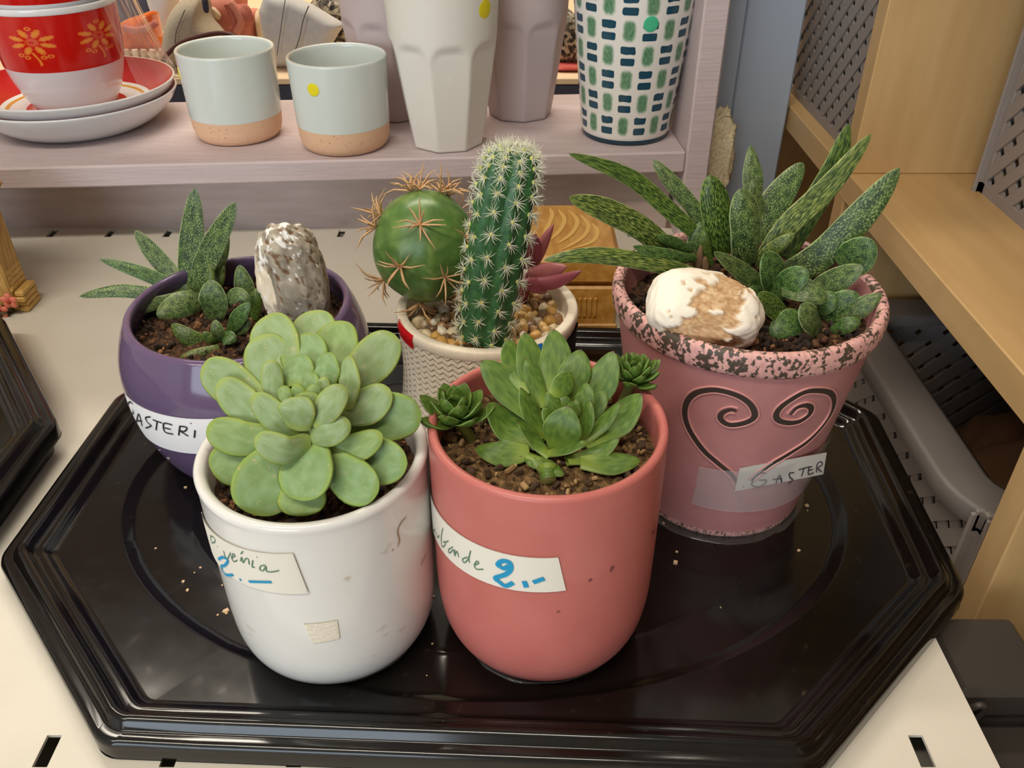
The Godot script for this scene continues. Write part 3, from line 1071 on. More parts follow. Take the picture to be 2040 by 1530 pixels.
func make_vase():
	var c = Vector3(0.0955, BT, -0.7245)
	var o = thing("patterned_vase", "tall white vase with navy blocks and soft green bars", "vase", c)
	var top = BT + 0.20
	var h0 = BT + 0.004
	var nz = noise(121, 1.0, 2)
	var paint = func(u, v):
		var h = top - v * (top - h0)
		var col = u * 18.0 + 0.5
		var i = int(floor(col))
		var fx = col - i - 0.5
		var row = (h - 0.0845) / 0.0185
		var j = int(floor(row))
		var fy = row - j - 0.5
		var wob = 0.03 * nz.get_noise_2d(i * 7.3 + u * 30.0, j * 5.1 + v * 20.0)
		var base = rgb(234, 230, 222)
		if row < 0.0:
			return base
		if (i + j) % 2 == 1:
			var d = rounded_rect(fx + wob, fy, 0.30, 0.41, 0.22)
			var g = rgb(118, 158, 128).lerp(rgb(84, 128, 92), clamp(0.5 + nz.get_noise_2d(u * 160.0, v * 40.0), 0, 1))
			return base.lerp(g, smoothstep(0.07, -0.13, d))
		var d1 = rounded_rect(fx + wob, fy - 0.235 + wob, 0.355, 0.15, 0.08)
		var d2 = rounded_rect(fx - wob, fy + 0.235, 0.355, 0.15, 0.08)
		var d3 = min(d1, d2)
		return base.lerp(rgb(28, 66, 84), smoothstep(0.015, -0.015, d3)) if d3 > -0.05 else rgb(34, 76, 96)
	var m = textured(picture(1536, 512, paint), 0.16, 0.5)
	var prof = [Vector2(0.0358, BT + 0.004), Vector2(0.0374, BT + 0.007), Vector2(0.0384, BT + 0.02), Vector2(0.0440, BT + 0.07), Vector2(0.0478, BT + 0.11), Vector2(0.0500, BT + 0.15), Vector2(0.0505, BT + 0.195), Vector2(0.0495, top), Vector2(0.0475, top)]
	part("painted_body", lathe(c, prof, 128, h0, top), m, o)
	part("inside", lathe(c, [Vector2(0.0475, top), Vector2(0.046, BT + 0.15), Vector2(0.034, BT + 0.012), Vector2(0.0, BT + 0.01)]), M.china, o)
	part("foot_ring", lathe(c, [Vector2(0.0, BT), Vector2(0.0340, BT), Vector2(0.0354, BT + 0.0008), Vector2(0.0362, BT + 0.0030), Vector2(0.0360, BT + 0.0045)]), M.teal_foot, o, "dark teal foot")
	part("price_sticker", dot_on(Vector2(1297, 48), c, [prof[2], prof[3], prof[4], prof[5], prof[6]], 0.0057), M.mint_dot, o, "round mint green sticker")

# ------------------------------------------------------------------ red teacups, saucers, wrap
func flower(im: Image, cx: float, cy: float, s: float, gold: Color):
	var petals = []
	for k in 8:
		var a = -PI / 2 + (k + 0.5) * TAU / 8.0
		petals.append([Vector2(cos(a) * 0.66, sin(a) * 0.66), a, 0.34, 0.15])
	var x0 = int(cx - s * 1.3); var x1 = int(cx + s * 1.3)
	var y0 = int(cy - s * 1.35); var y1 = int(cy + s * 1.9)
	for y in range(max(0, y0), min(im.get_height(), y1)):
		for xx in range(x0, x1):
			var q = Vector2((xx - cx) / s, (y - cy) / s)
			var ink = 0.0
			for p in petals:
				var d = (q - p[0]).rotated(-p[1])
				var e = (d.x / p[2]) * (d.x / p[2]) + (d.y / (p[3] * (1.1 + 0.15 * sin(d.x * 30.0)))) * (d.y / (p[3] * (1.1 + 0.15 * sin(d.x * 30.0))))
				if e < 1.0:
					ink = max(ink, 0.95 - 0.35 * e)
			var r = q.length()
			if abs(r - 0.16) < 0.03 or abs(r - 0.25) < 0.025:
				ink = max(ink, 0.6)
			if q.y > 0.75 and q.y < 1.75 and abs(q.x - 0.12 * sin(q.y * 3.0)) < 0.06:
				ink = max(ink, 0.8)
			for b in [Vector2(-0.32, 1.12), Vector2(0.36, 1.12), Vector2(0, -0.98), Vector2(0.62, 0.95), Vector2(-0.6, 1.05)]:
				var rr = (q - b).length()
				if abs(rr - 0.1) < 0.045:
					ink = max(ink, 0.75)
			if ink > 0.0:
				var w = im.get_width()
				var px = posmod(xx, w)
				im.set_pixel(px, y, im.get_pixel(px, y).lerp(gold, ink))

func make_cups():
	var c = Vector3(-0.3735, BT, -0.7480)
	var im = Image.create(1024, 256, false, Image.FORMAT_RGB8)
	im.fill(rgb(196, 22, 14))
	for k in 6:
		flower(im, 1024.0 * (k + 0.5) / 6.0 - 8.0, 112.0, 62.0, rgb(226, 148, 58))
	var red_print = textured(ImageTexture.create_from_image(im), 0.14, 0.5)
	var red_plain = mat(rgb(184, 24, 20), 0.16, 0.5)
	var gold = mat(rgb(206, 150, 62), 0.25)
	# two saucers
	for k in 2:
		var y = BT + 0.0085 * k
		var o = thing("saucer", ["white saucer with a red border and gold line, lower of the stacked pair", "white saucer with a red border and gold line carrying the red teacups"][k], "saucer", c + Vector3(0, 0.0085 * k, 0), "red and white saucers")
		var r = 0.0835
		part("dish", lathe(c, [Vector2(0, y), Vector2(0.051, y), Vector2(0.056, y + 0.0015), Vector2(0.064, y + 0.0057), Vector2(0.073, y + 0.0125), Vector2(0.0795, y + 0.0198), Vector2(r - 0.0006, y + 0.0258), Vector2(r, y + 0.0270), Vector2(r - 0.0004, y + 0.0279), Vector2(r - 0.0016, y + 0.0278)]), M.china, o)
		part("red_border", lathe(c, [Vector2(r - 0.0016, y + 0.0278), Vector2(0.0775, y + 0.0213), Vector2(0.070, y + 0.0153), Vector2(0.060, y + 0.0112)]), red_plain, o, "red glazed border")
		part("white_ring", lathe(c, [Vector2(0.060, y + 0.0112), Vector2(0.056, y + 0.0101)]), M.china, o)
		part("gold_ring", lathe(c, [Vector2(0.056, y + 0.0101), Vector2(0.053, y + 0.0094)]), gold, o, "gold line")
		part("well", lathe(c, [Vector2(0.053, y + 0.0094), Vector2(0.046, y + 0.0085), Vector2(0.040, y + 0.0083)]), M.china, o)
		part("centre", lathe(c, [Vector2(0.040, y + 0.0083), Vector2(0.0, y + 0.0083)]), red_plain, o, "white centre of the saucer painted with a red reflection")  # red reflection put into the colour of the white middle
	# two nested teacups
	for k in 2:
		var y = BT + 0.0170 + 0.050 * k
		var s = 1.0
		var o = thing("teacup", ["red teacup with gold flowers standing on the saucers", "upper red teacup nested inside the other teacup"][k], "teacup", c + Vector3(0, 0.0170 + 0.050 * k, 0), "red teacups with gold flowers")
		part("lower_bowl", lathe(c, [Vector2(0, y + 0.001), Vector2(0.030, y), Vector2(0.0325, y + 0.0012), Vector2(0.0345, y + 0.005), Vector2(0.039, y + 0.013), Vector2(0.0435, y + 0.0255), Vector2(0.0468, y + 0.0375)]), M.china, o)
		part("printed_band", lathe(c, [Vector2(0.0468, y + 0.0375), Vector2(0.0485, y + 0.049), Vector2(0.0497, y + 0.064), Vector2(0.0503, y + 0.0800)], 128, y + 0.0375, y + 0.0800), red_print, o, "red band printed with gold flowers")
		part("rim", lathe(c, [Vector2(0.0503, y + 0.0800), Vector2(0.0510, y + 0.0807), Vector2(0.0512, y + 0.0840), Vector2(0.0504, y + 0.0851), Vector2(0.0490, y + 0.0845), Vector2(0.0475, y + 0.06), Vector2(0.040, y + 0.02), Vector2(0.0, y + 0.006)]), M.china, o, "white rim")
	# clear wrap stretched from the cups to the saucer's edge
	var v = PackedVector3Array()
	var uv = PackedVector2Array()
	var nz = noise(131, 1.0, 3)
	var nu = 90
	var nv = 30
	for j in nv + 1:
		var t = float(j) / nv
		for i in nu + 1:
			var a = -1.5 + 2.0 * i / nu
			var h = lerp(0.300, BT + 0.0375, t)
			var r = lerp(0.0535, 0.085, pow(t, 2.6))
			r += 0.0035 * nz.get_noise_2d(a * 7.0 + 3.0 * t, t * 2.2) * (1.0 - 0.7 * t) + 0.0012 * sin(a * 21.0 + t * 4.0) * sin(PI * t)
			v.append(Vector3(c.x + cos(a) * r, h, c.z + sin(a) * r))
			uv.append(Vector2(float(i) / nu, t))
	var w = part("plastic_wrap", grid(v, nu + 1, nv + 1, uv), M.film)
	tag(w, "crinkled clear plastic film wrapped around the red teacups", "wrap")

# ------------------------------------------------------------------ shoe display behind the bookcase
func outline(px: Array, z: float) -> Array:
	var o = []
	for p in v2s(px):
		o.append(at_z(p.x, p.y, z))
	return o

func seam_on(px: Array, z: float, r: float) -> ArrayMesh:
	return tube(smooth3(outline(px, z), 5), [r], 6)

func make_backdrop():
	var b = thing("rear_bench", "low display bench of shoes behind the bookcase", "bench", Vector3(0, GROUND, -1.1))
	part("shade_fascia", box_mesh(Vector3(-0.9, -0.2, -0.985), Vector3(0.16, 0.0480, -0.972), 0.001), M.shade_and_dark_blue, b, "dark board painted as the shaded gap")  # its dark colour paints the shade of the gap behind the bookcase
	part("top_board", box_mesh(Vector3(-0.9, 0.0482, -1.48), Vector3(0.16, 0.0553, -0.97), 0.001), M.rubber, b, "cream board")
	part("back_board", box_mesh(Vector3(-0.9, 0.0555, -1.50), Vector3(0.16, 0.75, -1.48), 0.001), M.pine, b, "golden pine board")
	for x in [-0.86, 0.12]:
		part("leg", box_mesh(Vector3(x - 0.03, GROUND, -1.46), Vector3(x + 0.03, 0.0480, -0.99), 0.002), M.pine, b)
	var dir = Vector3(0, 0.12, 1).normalized()
	# beige canvas slip-on with maroon trim
	var o = thing("canvas_shoe", "beige canvas slip-on with maroon trim behind the mugs", "shoe", at_z(400, 134, -1.025))
	part("upper", pillow(outline([332, 132, 328, 100, 334, 50, 352, 12, 382, -12, 408, -8, 414, 30, 440, 62, 480, 110, 480, 132, 400, 134], -1.025), dir, 0.07), M.canvas, o)
	part("trim_band", seam_on([322, 128, 334, 108, 360, 86, 400, 72, 440, 66, 470, 72], -0.980, 0.0026), M.trim_maroon, o, "maroon piping")
	part("stitch_seam", seam_on([352, 120, 350, 70, 368, 20], -0.987, 0.0006), M.seam, o)
	part("insole_label", pillow(outline([402, 0, 412, -6, 416, 18, 414, 26, 406, 22], -0.985), dir, 0.006), M.shade_and_dark_blue, o)
	# coral sneaker
	o = thing("coral_sneaker", "coral pink lace-up sneaker with pale sole", "shoe", at_z(480, 134, -1.095))
	part("upper", pillow(outline([408, 10, 430, -20, 480, -20, 486, 14, 515, 22, 524, 76, 520, 122, 440, 128, 424, 60], -1.095), dir, 0.07), M.coral, o)
	part("sole", pillow(outline([514, 18, 526, 30, 536, 80, 530, 110, 522, 80, 516, 40], -1.090), dir, 0.05), M.rubber, o)
	part("heel_patch", lump(at_z(484, 30, -1.053), Basis(), Vector3(0.012, 0.012, 0.008), 0.3, 2.0, 3, 16, 12), M.coral_deep, o)
	part("shoelace", tube(smooth3(outline([452, 6, 462, 28, 468, 50, 462, 62], -1.050), 5), [0.0045], 8), M.coral_deep, o)
	part("shoelace", tube(smooth3(outline([458, 4, 474, 24, 480, 46, 470, 66], -1.047), 5), [0.0045], 8), M.coral, o)
	part("lining", pillow(outline([416, 18, 426, 14, 440, 30, 436, 40, 424, 34], -1.053), dir, 0.01), M.rubber, o)
	# grey cloth pouch, a triangular flap
	o = thing("cloth_pouch", "pale grey cloth pouch with a pointed flap", "pouch", at_z(600, 134, -1.025))
	part("bag_body", pillow(outline([518, 20, 530, -16, 580, -10, 620, 8, 686, 48, 672, 70, 660, 92, 640, 128, 600, 134, 540, 134, 528, 90], -1.025), dir, 0.045, 7, true), M.denim, o)
	part("fold_seam", seam_on([615, 12, 604, 40, 598, 70, 588, 100, 580, 115], -0.993, 0.0007), M.seam, o)
	part("fold_seam", seam_on([568, 0, 562, 40, 556, 80, 552, 110], -0.993, 0.0005), M.seam, o)
	# black and white patterned shoe
	o = thing("patterned_shoe", "black and cream patterned shoe behind the cloth pouch", "shoe", at_z(660, 120, -1.085))
	part("upper", pillow(outline([618, 6, 650, -20, 690, -10, 702, 40, 706, 84, 700, 122, 660, 122, 640, 60], -1.085), dir, 0.06), M.zebra, o)
	part("sole_edge", seam_on([678, -5, 688, 30, 694, 62, 700, 95], -1.045, 0.004), M.rubber, o)
	# orange patent shoe on a woven wedge
	o = thing("patent_shoe", "orange patent leather shoe on a woven straw wedge", "shoe", at_z(290, 134, -1.055))
	part("upper", pillow(outline([232, 60, 250, 40, 282, 28, 306, 22, 312, 44, 318, 72, 330, 98, 300, 108, 240, 104], -1.055), dir, 0.06), M.patent, o)
	part("wedge", pillow(outline([236, 106, 260, 92, 300, 92, 330, 102, 336, 122, 320, 134, 240, 134], -1.050), dir, 0.07), M.straw, o, "woven straw wedge")
	part("strap", seam_on([246, 56, 276, 60, 300, 52, 312, 44], -1.021, 0.004), M.coral_deep, o)
	for k in 5:
		part("straw_strand", seam_on([246 + k * 17, 134, 256 + k * 16, 120, 250 + k * 18, 98], -1.013, 0.0035), [M.straw, M.rubber][k % 2], o)
	# white cloth bag behind
	o = thing("white_bag", "white cloth bag hanging over the orange shoe", "bag", at_z(320, 100, -1.155))
	part("bag_body", pillow(outline([288, -40, 345, -40, 352, 20, 346, 70, 330, 60, 305, 20], -1.155), dir, 0.05), M.offwhite, o)
	o = thing("dark_purse", "dark blue purse behind the orange shoe", "purse", at_z(270, 100, -1.205))
	part("bag_body", pillow(outline([225, -40, 300, -40, 320, 30, 330, 90, 250, 100, 225, 60], -1.205), dir, 0.05), M.shade_and_dark_blue, o)
	# patterned sandal with red sole, seen between beaker and vase
	o = thing("red_soled_shoe", "cream and black patterned shoe with a coral red sole", "shoe", at_z(1130, 134, -1.035))
	part("upper", pillow(outline([1100, 60, 1122, 16, 1150, 30, 1190, 60, 1190, 120, 1100, 124], -1.035), dir, 0.06), M.zebra, o)
	part("sole", pillow(outline([1088, 128, 1110, 120, 1160, 120, 1190, 126, 1190, 134, 1090, 134], -1.030), dir, 0.08), M.red_sole, o, "coral red sole")

# ------------------------------------------------------------------ lattice baskets
# panel spanned by u and v from corner p, of two crossed layers of bars
func lattice(p: Vector3, u: Vector3, v: Vector3, pitch: float, bar: float, thick: float) -> ArrayMesh:
	var s = Soup.new()
	var lu = u.length()
	var lv = v.length()
	var eu = u / lu
	var ev = v / lv
	var n = eu.cross(ev)
	for layer in 2:
		var dir = (Vector2(1, 1) if layer == 0 else Vector2(1, -1)).normalized()
		var nn = Vector2(-dir.y, dir.x)
		var rect = [Vector2(0, 0), Vector2(lu, 0), Vector2(lu, lv), Vector2(0, lv)]
		var lo = 1e9
		var hi = -1e9
		for q in rect:
			lo = min(lo, q.dot(nn))
			hi = max(hi, q.dot(nn))
		var d = lo + pitch * 0.5
		while d < hi:
			# clip the line nn.q = d to the rectangle
			var t0 = -1e9
			var t1 = 1e9
			var o = nn * d
			for ax in 2:
				var a = (0.0 - o[ax]) / dir[ax]
				var b = ([lu, lv][ax] - o[ax]) / dir[ax]
				t0 = max(t0, min(a, b))
				t1 = min(t1, max(a, b))
			if t1 - t0 > bar:
				var m = o + dir * (t0 + t1) * 0.5
				var x = eu * dir.x + ev * dir.y
				var y = n.cross(x)
				var base = Basis(x, y, n)
				s.box(Transform3D(base, p + eu * m.x + ev * m.y + n * thick * (0.8 if layer == 0 else -0.8)), Vector3((t1 - t0) * 0.5, bar * 0.5, thick), 0.0)
			d += pitch
	# border
	for e in [[p + v * 0.5, eu * bar, v], [p + u + v * 0.5, eu * bar, v], [p + u * 0.5, ev * bar, u], [p + u * 0.5 + v, ev * bar, u]]:
		var x = e[2].normalized()
		s.box(Transform3D(Basis(x, n.cross(x), n), e[0]), Vector3(e[2].length() * 0.5 + bar * 0.5, bar * 0.7, thick * 1.9), 0.0005)
	return s.done()

func basket(label: String, x0: float, x1: float, y0: float, y1: float, z0: float, z1: float, pitch: float, bar: float, full_bottom := true) -> Node3D:
	var o = thing("lattice_basket", label, "basket", Vector3((x0 + x1) * 0.5, y0, (z0 + z1) * 0.5), "grey plastic lattice baskets")
	var h = Vector3(0, y1 - y0, 0)
	part("side_panel", lattice(Vector3(x0, y0, z0), Vector3(0, 0, z1 - z0), h, pitch, bar, 0.0007), M.lattice, o)
	part("side_panel", lattice(Vector3(x0, y0, z1), Vector3(x1 - x0, 0, 0), h, pitch, bar, 0.0007), M.lattice, o)
	part("side_panel", lattice(Vector3(x1, y0, z1), Vector3(0, 0, z0 - z1), h, pitch, bar, 0.0007), M.lattice, o)
	part("side_panel", lattice(Vector3(x1, y0, z0), Vector3(x0 - x1, 0, 0), h, pitch, bar, 0.0007), M.lattice, o)
	part("bottom", box_mesh(Vector3(x0, y0, z0), Vector3(x1, y0 + 0.002, z1), 0.0005), M.lattice, o)
	return o

func make_baskets():
	basket("grey lattice basket on the birch shelf behind the tall gasteria leaves", 0.253, 0.50, 0.0925, 0.33, -0.86, -0.625, 0.0135, 0.0080)
	basket("grey lattice basket set back on the near birch shelf", 0.3195, 0.56, 0.0925, 0.33, -0.56, -0.34, 0.0140, 0.0083)
	# low basket with a wide rounded rim in the cubby below
	var o = basket("grey lattice basket with wide rounded rim in the cubby under the birch shelf", 0.257, 0.493, -0.205, -0.012, -0.568, -0.346, 0.0150, 0.0105)
	var x0 = 0.246; var x1 = 0.504; var z0 = -0.579; var z1 = -0.331
	var y = -0.006
	var path = []
	var r = 0.045
	for q in [[x1 - r, z1 - r, 0.0], [x0 + r, z1 - r, PI / 2], [x0 + r, z0 + r, PI], [x1 - r, z0 + r, 1.5 * PI]]:
		for k in 9:
			var a = q[2] + PI / 2 * k / 8.0
			path.append([Vector3(q[0], y, q[1]), Vector3(cos(a), 0, sin(a)), r])
	path.append(path[0])
	var v = PackedVector3Array()
	var uv = PackedVector2Array()
	var prof = [[-0.026, -0.006], [-0.026, 0.0], [-0.022, 0.0018], [0.0, 0.0018], [0.004, 0.0], [0.004, -0.010], [0.001, -0.010], [0.0, -0.003], [-0.022, -0.004], [-0.026, -0.006]]
	for q in prof:
		for p in path:
			v.append(p[0] + p[1] * (r + q[0]) + Vector3(0, q[1], 0))
			uv.append(Vector2.ZERO)
	part("rim", grid(v, path.size(), prof.size(), uv, true, true), M.rim_grey, o, "smooth grey rim")
	var g = part("brown_garment", lump(Vector3(0.385, -0.12, -0.455), Basis(), Vector3(0.085, 0.075, 0.085), 0.3, 1.6, 9, 40, 26), M.brown_cloth)
	tag(g, "crumpled brown garment lying in the low grey basket", "garment")
	g = part("red_tag", box_mesh(Vector3(0.208, -0.075, -0.362), Vector3(0.222, -0.02, -0.356), 0.001, 0.3, Vector3(0.215, 0, -0.36)), M.red)
	tag(g, "small red tag in the gap between the tray and the low basket", "tag")

# ------------------------------------------------------------------ gold box, ornament, crate
func make_small_goods():
	var x0 = -0.012; var x1 = 0.073; var z0 = -0.615; var z1 = -0.5255; var h = 0.058
	var o = thing("wooden_box", "golden wooden keepsake box with carved lid behind the cactus pot", "box", Vector3(0.03, 0, -0.57))
	part("box_body", box_mesh(Vector3(x0, 0, z0), Vector3(x1, 0.0352, z1), 0.0015), M.gold, o)
	part("lid", box_mesh(Vector3(x0 - 0.001, 0.0366, z0 - 0.001), Vector3(x1 + 0.001, h, z1 + 0.001), 0.0035), M.gold, o)
	part("lid_seat", box_mesh(Vector3(x0 + 0.004, 0.0350, z0 + 0.004), Vector3(x1 - 0.004, 0.0368, z1 - 0.004)), M.gold, o)
	for k in 14:
		var x = x0 + 0.022 + k * 0.0036
		part("flute", box_mesh(Vector3(x, 0.012, z1), Vector3(x + 0.0022, 0.027, z1 + 0.0012), 0.0005), M.gold, o)
	part("base_moulding", box_mesh(Vector3(x0 - 0.001, 0, z1), Vector3(x1 + 0.001, 0.007, z1 + 0.0025), 0.001), M.gold, o)
	# carved leaf lines on the lid
	for l in [[[1082, 470, 1092, 450, 1100, 430, 1096, 416], [1098, 478, 1118, 456, 1124, 436, 1112, 418], [1112, 486, 1140, 464, 1150, 440, 1132, 420], [1120, 498, 1160, 474, 1172, 450, 1156, 428], [1140, 496, 1180, 482, 1190, 462, 1180, 446]]]:
		for q in l:
			var pts = []
			var nr = []
			for p in smooth2(v2s(q), 6):
				pts.append(at_y(p.x, p.y, h) + Vector3(0, 0.0004, 0))
				nr.append(Vector3.UP)
			part("carved_line", ribbon(pts, nr, 0.0016, true), M.gold_line, o, "pale carved leaf line")
	# little wooden house ornament at the frame's edge
	o = thing("house_ornament", "small wooden house ornament with flowers and a stack of logs", "ornament", Vector3(-0.40, 0, -0.56))
	var s = Soup.new()
	var zf = -0.548
	var base = at_y(52, 607, 0.0)
	var top = at_z(-12, 440, -0.556)
	var t = (top - base)
	var mid = (top + base) * 0.5
	var y = t.normalized()
	var x = y.cross(Vector3(0, 0, 1)).normalized()
	s.box(Transform3D(Basis(x, y, x.cross(y)), mid + x * -0.006 + Vector3(0, 0.004, 0)), Vector3(0.006, t.length() * 0.5, 0.012), 0.0012)
	part("gable_board", s.done(), M.toy_wood, o)
	for k in 6:
		var h0 = 0.0006 + k * 0.0168
		part("front_plank", box_mesh(Vector3(-0.475, h0, -0.572), Vector3(-0.3725, h0 + 0.0163, -0.5545 + 0.0005 * (k % 2)), 0.0008), M.toy_straw, o)
	part("door", box_mesh(Vector3(-0.440, 0.001, -0.5545), Vector3(-0.418, 0.044, -0.5520), 0.001), M.toy_wood, o)
	for side in [-1.0, 1.0]:
		s = Soup.new()
		s.box(Transform3D(Basis(Vector3.BACK, -side * 0.72), Vector3(-0.424 + side * 0.031, 0.118, -0.563)), Vector3(0.046, 0.003, 0.016), 0.001)
		part("roof_board", s.done(), M.toy_wood, o)
	var logs = [[0, 0], [1, 0], [0, 1], [1, 1], [0, 2], [1, 2], [0, 3], [1, 3], [0, 4], [0, 5], [0, 6], [0, 7]]
	for k in logs.size():
		var lx = -0.3640 + logs[k][0] * 0.0062
		var ly = 0.0022 + logs[k][1] * 0.0042
		part("log", box_mesh(Vector3(lx - 0.0033, ly - 0.0019, -0.572), Vector3(lx + 0.0033, ly + 0.0019, -0.5535 + 0.0012 * (k % 3)), 0.0007), M.toy_straw, o)
	part("grass_base", lump(Vector3(-0.39, 0.004, -0.548), Basis(), Vector3(0.026, 0.0045, 0.008), 0.4, 3.0, 4, 24, 12), M.moss, o)
	for p in [[18, 600], [0, 619]]:
		var c = at_z(p[0], p[1], -0.5455)
		for k in 5:
			var a = TAU * k / 5.0 + 0.3
			part("petal", lump(c + Vector3(cos(a), sin(a), 0) * 0.0034, Basis(Vector3.BACK, a), Vector3(0.0030, 0.0024, 0.0012), 0.1, 1.0, k, 12, 8), M.petal, o)
		part("flower_eye", lump(c + Vector3(0, 0, 0.0012), Basis(), Vector3(0.0016, 0.0016, 0.0012), 0.1, 1.0, 2, 10, 8), M.petal_eye, o)
	# black stacking crate in front of the cabinet
	o = thing("stacking_crate", "black plastic stacking crate below the shelf's corner", "crate", Vector3(0.215, -0.2, -0.2))
	part("rim_ledge", box_mesh(Vector3(0.1955, -0.024, -0.275), Vector3(0.2375, -0.006, -0.232), 0.003), M.crate, o)
	part("wall_panel", box_mesh(Vector3(0.1965, -0.20, -0.275), Vector3(0.236, -0.0245, -0.235), 0.002), M.crate, o)
	part("front_wall", box_mesh(Vector3(0.199, -0.20, -0.2345), Vector3(0.32, -0.03, -0.11), 0.003), M.crate, o)
	for x2 in [0.2, 0.233]:
		var pts = []
		for k in 17:
			var a = TAU * k / 16.0
			pts.append(Vector3(x2 + 0.001 + cos(a) * 0.0035, -0.0155 + sin(a) * 0.009, -0.2285 + sin(a) * 0.002))
		part("hinge_loop", tube(pts, [0.0016], 8, false), M.crate, o)

# specks of dry soil and dust on the tray, water standing round the pots
func make_litter():
	var wn = noise(191, 1.0, 3)
	for q in [[Vector3(-0.0786, 0, -0.2655), 0.0360, "thin puddle of water round the foot of the white pot"], [Vector3(0.0139, 0, -0.2682), 0.0370, "thin puddle of water round the foot of the coral pink pot"], [Vector3(0.1111, 0, -0.3609), 0.0465, "thin puddle of water round the foot of the rose heart pot"]]:
		var wv = PackedVector3Array()
		var wuv = PackedVector2Array()
		for j in 7:
			for k in 97:
				var a = TAU * (k % 96) / 96.0
				var edge = q[1] + 0.0014 + 0.0025 * wn.get_noise_3d(cos(a) * 0.8 + q[0].x * 50.0, sin(a) * 0.8, q[0].z * 30.0)
				var r = lerp(0.028, edge, [0.0, 0.3, 0.7, 0.9, 0.96, 0.99, 1.0][j])
				var y = 0.0031 + [0.0009, 0.0009, 0.0009, 0.0008, 0.0006, 0.0003, 0.00005][j]
				wv.append(Vector3(q[0].x + cos(a) * r, y, q[0].z + sin(a) * r))
				wuv.append(Vector2(float(k) / 96, j / 6.0))
		var wo = part("water_puddle", grid(wv, 97, 7, wuv, true), M.water)
		tag(wo, q[2], "water", "puddles on the tray", "stuff")
	var r = RandomNumberGenerator.new()
	r.seed = 99
	var s = Soup.new()
	for k in 150:
		var a = r.randf() * TAU
		var q = sqrt(r.randf())
		var p = Vector3(-0.0155 + cos(a) * q * 0.175, 0.0031, -0.354 + sin(a) * q * 0.125)
		if k < 40:
			p = Vector3(-0.125 + r.randfn() * 0.014, 0.0031, -0.285 + r.randfn() * 0.018)
		var z = (0.00025 + 0.00075 * pow(r.randf(), 4.0))
		s.box(Transform3D(Basis(Vector3.UP, r.randf() * TAU), p + Vector3(0, z * 0.5, 0)), Vector3(z * (0.7 + r.randf()), z * 0.5, z), 0.0)
	var o = part("crumbs", s.done(), M.straw)
	tag(o, "pale crumbs and specks of dry soil scattered on the black tray", "crumbs", "", "stuff")

# ------------------------------------------------------------------ shared planting pieces
func P2(flat: Array) -> Vector2:
	return Vector2(flat[0], flat[1])

func soil(c: Vector3, r: float, h: float, m: Material, crumb: Array, o: Node3D, sd: int, count := 220, size := 1.0):
	var nz = noise(sd, 1.0, 3)
	var v = PackedVector3Array()
	var uv = PackedVector2Array()
	var rings = 26
	var seg = 96
	for j in rings + 1:
		var q = 1.0 - float(j) / rings
		for k in seg + 1:
			var a = TAU * (k % seg) / seg
			var x = cos(a) * q * r
			var z = sin(a) * q * r
			var y = h + 0.0022 * nz.get_noise_2d(x * 180.0, z * 180.0) + 0.0012 * nz.get_noise_2d(x * 600.0, z * 600.0) - 0.002 * q * q
			v.append(Vector3(c.x + x, y, c.z + z))
			uv.append(Vector2(x, z))
	part("soil", grid(v, seg + 1, rings + 1, uv, true), m, o)
	var g = RandomNumberGenerator.new()
	g.seed = sd
	for t in crumb.size():
		var s = Soup.new()
		for i in (count * 3 if t == 0 else count) / crumb.size():
			var a = g.randf() * TAU
			var q = sqrt(g.randf()) * (r - 0.002)
			var z = size * (0.0004 + 0.0011 * pow(g.randf(), 2.5))
			var bs = Basis.from_euler(Vector3(g.randf() * 6, g.randf() * 6, g.randf() * 6))
			s.box(Transform3D(bs, Vector3(c.x + cos(a) * q, h + 0.0006, c.z + sin(a) * q)), Vector3(z * 1.5, z * 0.7, z), z * 0.4)
		var o2 = part("soil_crumbs", s.done(), crumb[t], o)
		o2.set_meta("kind", "stuff")

const SPOON := [0.66, 0.55, 0.54, 2.0, 0.60]
const STRAP := [0.85, 0.30, 0.55, 2.1, 0.85]
const OVAL := [0.62, 0.40, 0.44, 1.9, 0.74]
const POINT := [0.55, 0.50, 0.48, 1.75, 0.95]
const TAPER := [0.80, 0.30, 0.45, 1.6, 1.0]

# leaf from pixel points, each [x, y, z-plane]
func strap_leaf(pts: Array, wpx: float, t: float, hint: Vector3, f: Array, cup: float, m: Material, o: Node3D, called := "leaf", keel := 0.0):
	var sp = []
	for p in pts:
		sp.append(at_z(p[0], p[1], p[2]))
	var depth = (sp[sp.size() / 2] - EYE).length()
	part(called, leaf(sp, wpx * 0.5 * depth / F, t, hint, f, cup, 16, 14, keel), m, o)

# a rosette of leaves read from a crop (offset, scale): each [base x, y, dz mm, mid x, y, dz, tip x, y, dz, width, material];
# no point lies lower than 'low'; upper faces look up and in to the axis through ctr
func rosette(L: Array, off: Vector2, sc: float, ctr: Vector3, low: float, t: float, f: Array, cup: float, mats: Array, o: Node3D, keel: float, axis: Vector3):
	for q in L:
		var sp = []
		for i in 3:
			var x = off.x + q[i * 3] / sc
			var y = off.y + q[i * 3 + 1] / sc
			var p = at_z(x, y, ctr.z + q[i * 3 + 2] * 0.001)
			if p.y < low:
				p = at_y(x, y, low)
			sp.append(p)
		var out = (sp[1] + sp[2]) * 0.5 - ctr
		out -= axis * out.dot(axis)
		var hint = (axis - out.normalized() * 0.8 * clamp(out.length() / 0.008, 0.0, 1.0)).normalized()
		var depth = (sp[1] - EYE).length()
		part("leaf", leaf(sp, q[9] / sc * 0.55 * depth / F, t, hint, f, cup, 16, 14, keel), mats[q[10]], o)

